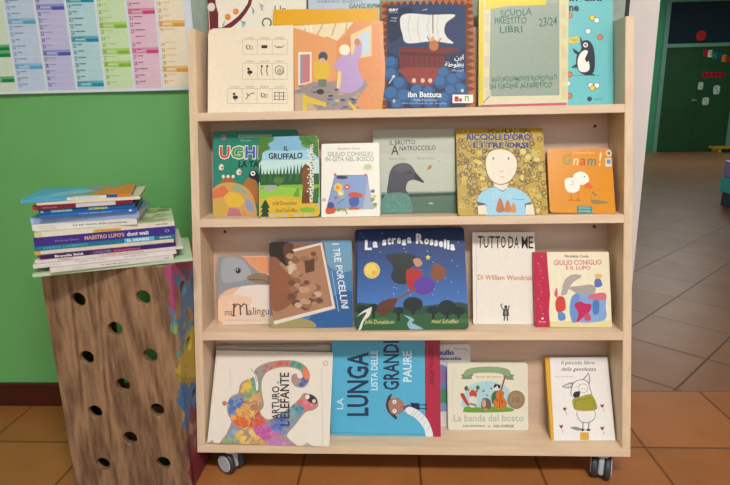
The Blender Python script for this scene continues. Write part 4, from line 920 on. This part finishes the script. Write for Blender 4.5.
# ------------------------------------------------------------------ wooden crate with round holes
def grain(nt, b, paint=None):
    N, L = nt.nodes, nt.links
    tc = N.new('ShaderNodeTexCoord'); mp = N.new('ShaderNodeMapping'); mp.inputs['Scale'].default_value = (1, 1, .14)
    L.new(tc.outputs['Object'], mp.inputs['Vector'])
    n1 = N.new('ShaderNodeTexNoise'); n1.inputs['Scale'].default_value = 9; n1.inputs['Detail'].default_value = 2; n1.inputs['Distortion'].default_value = .4
    L.new(mp.outputs['Vector'], n1.inputs['Vector'])
    ml = N.new('ShaderNodeMath'); ml.operation = 'MULTIPLY'; ml.inputs[1].default_value = 62; L.new(n1.outputs['Fac'], ml.inputs[0])
    sn = N.new('ShaderNodeMath'); sn.operation = 'SINE'; L.new(ml.outputs[0], sn.inputs[0])
    n2 = N.new('ShaderNodeTexNoise'); n2.inputs['Scale'].default_value = 150; n2.inputs['Detail'].default_value = 3; L.new(mp.outputs['Vector'], n2.inputs['Vector'])
    ma = N.new('ShaderNodeMath'); ma.operation = 'MULTIPLY_ADD'; ma.inputs[1].default_value = .20; L.new(sn.outputs[0], ma.inputs[0]); L.new(n2.outputs['Fac'], ma.inputs[2])
    cr = N.new('ShaderNodeValToRGB'); cr.color_ramp.elements[0].position = .22; cr.color_ramp.elements[0].color = (*lin('664833'), 1)
    cr.color_ramp.elements[1].position = .78; cr.color_ramp.elements[1].color = (*lin('9a7858'), 1)
    L.new(ma.outputs[0], cr.inputs['Fac']); col = cr.outputs['Color']
    if paint:      # splashed paint: patches of five colours with ragged borders, dense near the right edge
        sep = N.new('ShaderNodeSeparateXYZ'); L.new(tc.outputs['Object'], sep.inputs['Vector'])
        nz = N.new('ShaderNodeTexNoise'); nz.inputs['Scale'].default_value = 26; nz.inputs['Detail'].default_value = 5; L.new(tc.outputs['Object'], nz.inputs['Vector'])
        ad = N.new('ShaderNodeMath'); ad.operation = 'MULTIPLY_ADD'; ad.inputs[1].default_value = .06; L.new(nz.outputs['Fac'], ad.inputs[0]); L.new(sep.outputs['X'], ad.inputs[2])
        gt = N.new('ShaderNodeMapRange'); gt.inputs['From Min'].default_value = paint; gt.inputs['From Max'].default_value = paint+.002; L.new(ad.outputs[0], gt.inputs['Value'])
        n3 = N.new('ShaderNodeTexNoise'); n3.inputs['Scale'].default_value = 14; n3.inputs['Detail'].default_value = 3; L.new(tc.outputs['Object'], n3.inputs['Vector'])
        zz = N.new('ShaderNodeMath'); zz.operation = 'MULTIPLY_ADD'; zz.inputs[1].default_value = .30; L.new(n3.outputs['Fac'], zz.inputs[0]); L.new(sep.outputs['Z'], zz.inputs[2])
        mr = N.new('ShaderNodeMapRange'); mr.inputs['From Min'].default_value = .07; mr.inputs['From Max'].default_value = .56; L.new(zz.outputs[0], mr.inputs['Value'])
        pr = N.new('ShaderNodeValToRGB'); pr.color_ramp.interpolation = 'CONSTANT'
        els = pr.color_ramp.elements; els.remove(els[1])
        for p_, c_ in ((0, '7a2430'), (.20, '6a2a34'), (.30, '33608c'), (.46, '8c7a2a'), (.52, 'a8902c'), (.70, '4c8a7c'), (.75, '4a6a8c'), (.90, '9a3c68')):
            e = els[0] if p_ == 0 else els.new(p_); e.color = (*lin(c_), 1)
        L.new(mr.outputs['Result'], pr.inputs['Fac'])
        mi = N.new('ShaderNodeMix'); mi.data_type = 'RGBA'; L.new(gt.outputs['Result'], mi.inputs['Factor']); L.new(col, mi.inputs['A']); L.new(pr.outputs['Color'], mi.inputs['B'])
        col = mi.outputs['Result']
    L.new(col, b.inputs['Base Color'])
    bp = N.new('ShaderNodeBump'); bp.inputs['Strength'].default_value = .25; bp.inputs['Distance'].default_value = .001
    L.new(ma.outputs[0], bp.inputs['Height']); L.new(bp.outputs['Normal'], b.inputs['Normal'])
rough_wood = mat('rough_brown_wood', rough=.75, build=grain)
painted_wood = mat('paint_splashed_wood', rough=.7, build=lambda n, b: grain(n, b, -.4545))
def holed_panel(name, outline, holes, r, depth, M, m, parent):
    """board with round holes: filled 2d outline, extruded"""
    cu = bpy.data.curves.new('panel', 'CURVE'); cu.dimensions = '2D'; cu.fill_mode = 'BOTH'; cu.extrude = depth/2; cu.bevel_depth = .0012; cu.bevel_resolution = 1
    def spl(pts):
        sp = cu.splines.new('POLY'); sp.points.add(len(pts)-1); sp.use_cyclic_u = True
        for p, q in zip(sp.points, pts): p.co = (q[0], q[1], 0, 1)
    spl(outline)
    for hx, hy in holes: spl([(hx+r*math.cos(2*PI*i/28), hy+r*math.sin(2*PI*i/28)) for i in range(28)])
    o = bpy.data.objects.new('panel', cu); COL.objects.link(o)
    dg = bpy.context.evaluated_depsgraph_get(); dg.update()
    me = bpy.data.meshes.new_from_object(o.evaluated_get(dg)); bpy.data.objects.remove(o); bpy.data.curves.remove(cu)
    me.transform(M); me.materials.clear(); me.materials.append(m); me.name = name
    return link(bpy.data.objects.new(name, me), parent)
def crate():
    x0, x1, y0, y1, z1 = -.745, -.4795, -.045, .188, .430
    root = thing('wooden_crate', 'tall brown wooden crate with round holes, standing left of the book trolley', 'crate', Matrix.Translation(((x0+x1)/2, (y0+y1)/2, FL)))
    I = root.matrix_world.inverted()
    T = .014
    RX = Matrix.Rotation(PI/2, 4, 'X')
    hx = (-.675, -.606, -.539)
    hs = [(hx[0], z) for z in (.3613, .2335, .107, -.0205)]+[(hx[1], z) for z in (.298, .171, .0445)]+[(hx[2], z) for z in (.3655, .2385, .1125, -.0165)]
    # front board: curve XY -> world XZ (rotate about X by 90 degrees)
    fp = holed_panel('front_panel', [(x0+.001, FL+.001), (x1-.001, FL+.001), (x1-.001, z1-.001), (x0+.001, z1-.001)], hs, .0165, T-.0024, Matrix.Translation((0, y0+T/2, 0)) @ RX, painted_wood, root)
    RY = Matrix.Rotation(PI/2, 4, 'Z') @ Matrix.Rotation(PI/2, 4, 'X')      # curve XY -> world YZ
    sh = [(.016, .3655), (.016, .2385), (.016, .1125), (.085, .298), (.085, .171), (.085, .0445), (.14, .3655), (.14, .2385), (.14, .1125)]
    for x, nm in ((x1-T/2, 'side_panel'), (x0+T/2, 'side_panel')):
        sp = holed_panel(nm, [(y0+T+.0005, FL+.001), (y1-.001, FL+.001), (y1-.001, z1-.001), (y0+T+.0005, z1-.001)], sh, .0165, T-.0024, Matrix.Translation((x, 0, 0)) @ RY, painted_wood, root)
        sp.matrix_parent_inverse = I
    fp.matrix_parent_inverse = I
    for nm, a, b in (('top_panel', z1-T, z1-.001), ('bottom_panel', FL+.001, FL+T)):
        o = bx(nm, rough_wood, root, x0+T+.001, x1-T-.001, y0+T+.001, y1-.002, a, b, .001); o.matrix_parent_inverse = I
crate()

# ------------------------------------------------------------------ pile of books on the crate
GP = 'pile of books on the wooden crate'
def flat_book(label, xl, yl, ang, z, L, Dp, t, cover, spine=None, kind='book', texts=(), top=None, pages=True, board=.0012, side_pages=True):
    """a book lying flat; (xl, yl) its front left corner, spine to the front"""
    a = ang*PI/180
    ux, uy = math.cos(a), math.sin(a)
    M = Matrix.Translation((xl+ux*L/2, yl+uy*L/2, z+.0002)) @ Matrix.Rotation(a, 4, 'Z')
    root = thing(kind, label, 'book', M, GP); pm = print_mat(.4)
    bm = bmesh.new(); cl = bm.loops.layers.float_color.new('print')
    def box(x0, x1, y0, y1, z0, z1, c):
        n = len(bm.faces); add_box(bm, x0, x1, y0, y1, z0, z1); bm.faces.ensure_lookup_table()
        for f in bm.faces[n:]:
            for l in f.loops: l[cl] = (*lin(c), 1)
    t2 = t-.0003
    board = min(board, t2*.25)
    box(-L/2, L/2, 0, Dp, 0, board, cover); box(-L/2, L/2, 0, Dp, t2-board, t2, cover)
    box(-L/2, L/2, -.0006, board, 0, t2, spine or cover)
    # rounded spine face
    out = [(-L/2, 0), (L/2, 0), (L/2, t2), (-L/2, t2)]
    A = Art(bm, out, to3=lambda x, zz, k: (x, -.0006-k, zz))
    # coordinates: x 0..100 along the spine, y 0..10 down its height
    A.mp = lambda x, y: (-L/2+L*x/100, t2*(1-y/10))
    for tx in texts:
        if tx[0] == 'rect': A.rect(*tx[1:])
        else: A.text(tx[0], *tx[1:6], bold=tx[6] if len(tx) > 6 else .01)
    if top:
        B = Art(bm, [(-L/2, 0), (L/2, 0), (L/2, Dp), (-L/2, Dp)], to3=lambda x, yy, k: (x, yy, t2+k)); B.mp = lambda x, y: (-L/2+L*x/100, Dp*(1-y/100)); top(B)
    obj('cover', bm, pm, root)
    pb = bmesh.new(); add_box(pb, -L/2+.002, L/2-.002, board+.0003, Dp-.002, board+.0001, t2-board-.0001); obj('pages', pb, PAGES, root)
    return z+t
z = .4305
w = 'd2ccc6'
def leafy(B):
    B.rect(0, 0, 100, 100, 'c4d0b4'); random.seed(6)
    for i in range(60):
        x, y = random.uniform(2, 98), random.uniform(2, 98); B.blob([(x-6, y), (x, y-9), (x+7, y-2), (x+2, y+6)], random.choice(('7c9a5c', 'a8b880', '5c7444', '9aa87c', 'd8dccc')))
def topart(B):
    B.rect(0, 0, 100, 100, '4fa0cc').blob([(40, 100), (60, 60), (75, 20), (101, -1), (101, 101)], '7a9a5c').blob([(62, 101), (70, 50), (82, 10), (101, 0), (101, 101)], 'cc7a2e').blob([(20, 60), (45, 30), (60, 45), (40, 80)], '7ab8cc').blob([(50, 20), (70, 5), (72, 30), (58, 40)], 'b8844c').blob([(5, 90), (20, 70), (35, 85), (20, 98)], '6ab4d8').rect(45, 95, 68, 100, 'd8d4cc')
# label, x, y, angle, length, depth, thickness, cover, spine, texts, top
pile = [
 ('pale green card folder at the foot of the book pile on the crate', -0.7131, -0.1126, 22.5, 0.2894, 0.2053, 0.0071, 'b4ccac', None, ()),
 ('thin white booklet lying straight on the pale green card folder', -0.6816, -0.1069, 24, 0.2216, 0.1623, 0.0095, w, None, (('le parole gentili', 40, 3, 62, 7, '6a645c'), ('storie', 17, 4, 25, 7, 'a09a90'), ('DBF', 92, 3, 96, 7, '8a8078')), ),
 ('thin white book with a pink tinge, third from the foot of the pile', -0.7102, -0.1107, 24, 0.2559, 0.1815, 0.0084, 'd4cccc', None, (('il gatto e la luna', 28, 2, 48, 7, '8a8480'), ('piccole storie', 62, 2, 78, 7, '8a8480'), ('edizioni', 8, 3, 18, 7, 'b0a8a4'))),
 ('whitish book with red letters, directly under the dark purple spine', -0.7083, -0.1069, 24, 0.2664, 0.1910, 0.0065, 'd2cac4', None, (('LA CASA DELLE FAVOLE', 42, 2, 72, 8, 'b0605c'), ('rosso', 15, 2, 24, 8, 'b4706c'))),
 ('thin dark purple book with small white letters, low in the pile', -0.6997, -0.1021, 24, 0.2435, 0.1815, 0.0081, '38206a', None, (('rect', 0, 0, 36, 10, '3a1a4c'), ('rect', 36, 0, 64, 10, '6a1f4a'), ('Brunella Baldi', 10, 2, 30, 8, 'e0d8e4', .03), ('I COLORI', 38, 2, 50, 8, '6a8ad0', .03), ('emozioni', 52, 2, 72, 8, 'd0607c', .02))),
 ('thin cream book between the dark purple and the teal spines', -0.7121, -0.0983, 23, 0.2502, 0.1719, 0.0073, 'cfc4b0', 'd4cbb8', (('rect', 0, 0, 4, 10, 'c89a3c'),)),
 ('teal book with pale blue letters under the thick purple book', -0.7121, -0.0973, 23.3, 0.2540, 0.1862, 0.0091, '1f7090', None, (('rect', 62, 0, 84, 10, '5aaed0'), ('rect', 84, 0, 100, 10, '1f6a84'), ('CHIARA CARMINATI', 6, 2, 36, 8, '5aa8b8', .01), ('IL MARE', 64, 2, 80, 8, 'd4e4ec', .03), ('BABA', 88, 3, 97, 7, 'b8d4dc', .03))),
 ('thick purple book with yellow and white title letters on its spine', -0.7102, -0.0973, 23.3, 0.2531, 0.1910, 0.0166, '3c2c80', None, (('MAESTRO LUPO\'S', 34, 2.5, 62, 7.6, 'c8a080', .03), ('dont wait', 64, 2.2, 80, 7.6, 'd8d4e4', .03), ('Elisabetta Gnone', 14, 4.2, 30, 6.6, '8a80b8'), ('O', 92, 3, 95.5, 7, 'a8a0cc'))),
 ('wide white book with a leafy green top sticking out at the right of the pile', -0.7083, -0.0954, 23.8, 0.2502, 0.1958, 0.0103, 'ccd0b8', 'd8d0c0', (('rect', 0, 0, 5, 10, 'c4c49a'), ('rect', 40, 4, 60, 10, 'cda858'), ('il bosco', 42, 4.6, 58, 9, 'b07a34', .02), ('NORD', 86, 3, 95, 6, '5a5650', .03))),
 ('white book with thin black title letters on its spine, halfway up the pile', -0.7198, -0.0820, 17, 0.1872, 0.1576, 0.0124, 'd6d2cc', None, (('Le sei storie della gentilezza', 38, 3, 90, 7, '4a4a4c', .015), ('Anna Vivarelli', 6, 2, 20, 4.6, '9a9894'), ('Chiara Nocentini', 6, 5.6, 22, 8, '9a9894'))),
 ('lavender blue book above the white book with the thin black title', -0.7245, -0.0763, 17.5, 0.1939, 0.1623, 0.0119, '8aa0c8', None, (('QUANDO SARO GRANDE', 24, 3, 76, 7, 'a8b8d8', .02), ('rect', 0, 0, 3, 10, '9ab0d4'))),
 ('bright blue book with small white letters above the lavender book', -0.7026, -0.0820, 20, 0.1719, 0.1528, 0.0081, '2c64ae', None, (('il mio primo atlante', 40, 3, 74, 7, '9ac0e0'), ('rect', 92, 3, 95, 7, 'd8e4f0'))),
 ('deep blue book with yellow letters under the dark red spine', -0.7007, -0.0840, 22.5, 0.1681, 0.1528, 0.0091, '1a5894', None, (('rect', 12, 2, 34, 8, '4a98b4'), ('AVVENTURE', 13, 3, 33, 7, 'b8d0a8', .03), ('rect', 50, 2, 72, 8, '2f7a94'), ('SCIENZA', 51, 2.4, 71, 7.6, 'd0c45c', .04), ('rect', 2, 3, 5, 7, 'a8c4d8'))),
 ('dark red book with a white middle on its spine, near the pile top', -0.7064, -0.0916, 23, 0.1738, 0.1480, 0.0077, '741c34', None, (('rect', 42, 0, 82, 10, 'c4c0c4'), ('storie', 10, 3, 24, 7, 'b47c88'), ('rect', 0, 0, 3, 10, 'a8342c'))),
 ('thin cream book directly under the topmost blue and orange book', -0.7035, -0.0820, 20, 0.1815, 0.1623, 0.0067, 'cfc4ac', 'd8cfb8', ()),
 ('topmost book of the pile with a blue and orange cover', -0.7245, -0.0935, 22, 0.1910, 0.1623, 0.0059, '4fa0cc', '4aa0cc', (('rect', 40, 1, 76, 10, 'd4d8d8'), ('rect', 76, 0, 86, 10, '23508c'), ('rect', 86, 0, 100, 10, 'cc7a2e'), ('il sogno', 44, 3, 70, 8, '7a8890')), topart),
]
for i, p in enumerate(pile):
    tp = p[10] if len(p) > 10 else (leafy if i == 8 else None)
    z = flat_book(p[0], p[1], p[2], p[3], z, p[4], p[5], p[6], p[7], p[8], 'folder' if i == 0 else 'picture_book', p[9], tp)

# ------------------------------------------------------------------ light
def ceiling_lamp(x, y, lx, ly, power, label):
    t = thing('ceiling_lamp', label, 'lamp', Matrix.Translation((x, y, 2.6)), None)
    fm = mat('lamp_housing', 'd8d8d8', .5)
    bm = bmesh.new(); add_box(bm, -lx/2-.03, lx/2+.03, -ly/2-.03, ly/2+.03, -.05, -.001, .004); obj('housing', bm, fm, t)
    bx('diffuser', mat('lamp_diffuser_%d' % power, 'f4f0e8', .5, emit=('fffaf4', power)), t, -lx/2, lx/2, -ly/2, ly/2, -.056, -.0505, 0)
ceiling_lamp(.45, -1.8, 1.1, .42, 56, 'long ceiling lamp in front of the book trolley')
ceiling_lamp(4.2, 7.2, 1.2, .3, 32, 'added fill lamp, out of view under the far hall ceiling')  # unseen lamp, added to brighten the hall wall and floor
wd = bpy.data.worlds.new('daylight'); sc.world = wd; wd.use_nodes = True
bg = wd.node_tree.nodes['Background']; bg.inputs['Color'].default_value = (*lin('e8ecf0'), 1); bg.inputs['Strength'].default_value = 1.1

sc.view_settings.view_transform = 'Standard'; sc.view_settings.look = 'None'; sc.view_settings.gamma = 1; sc.view_settings.exposure = .2
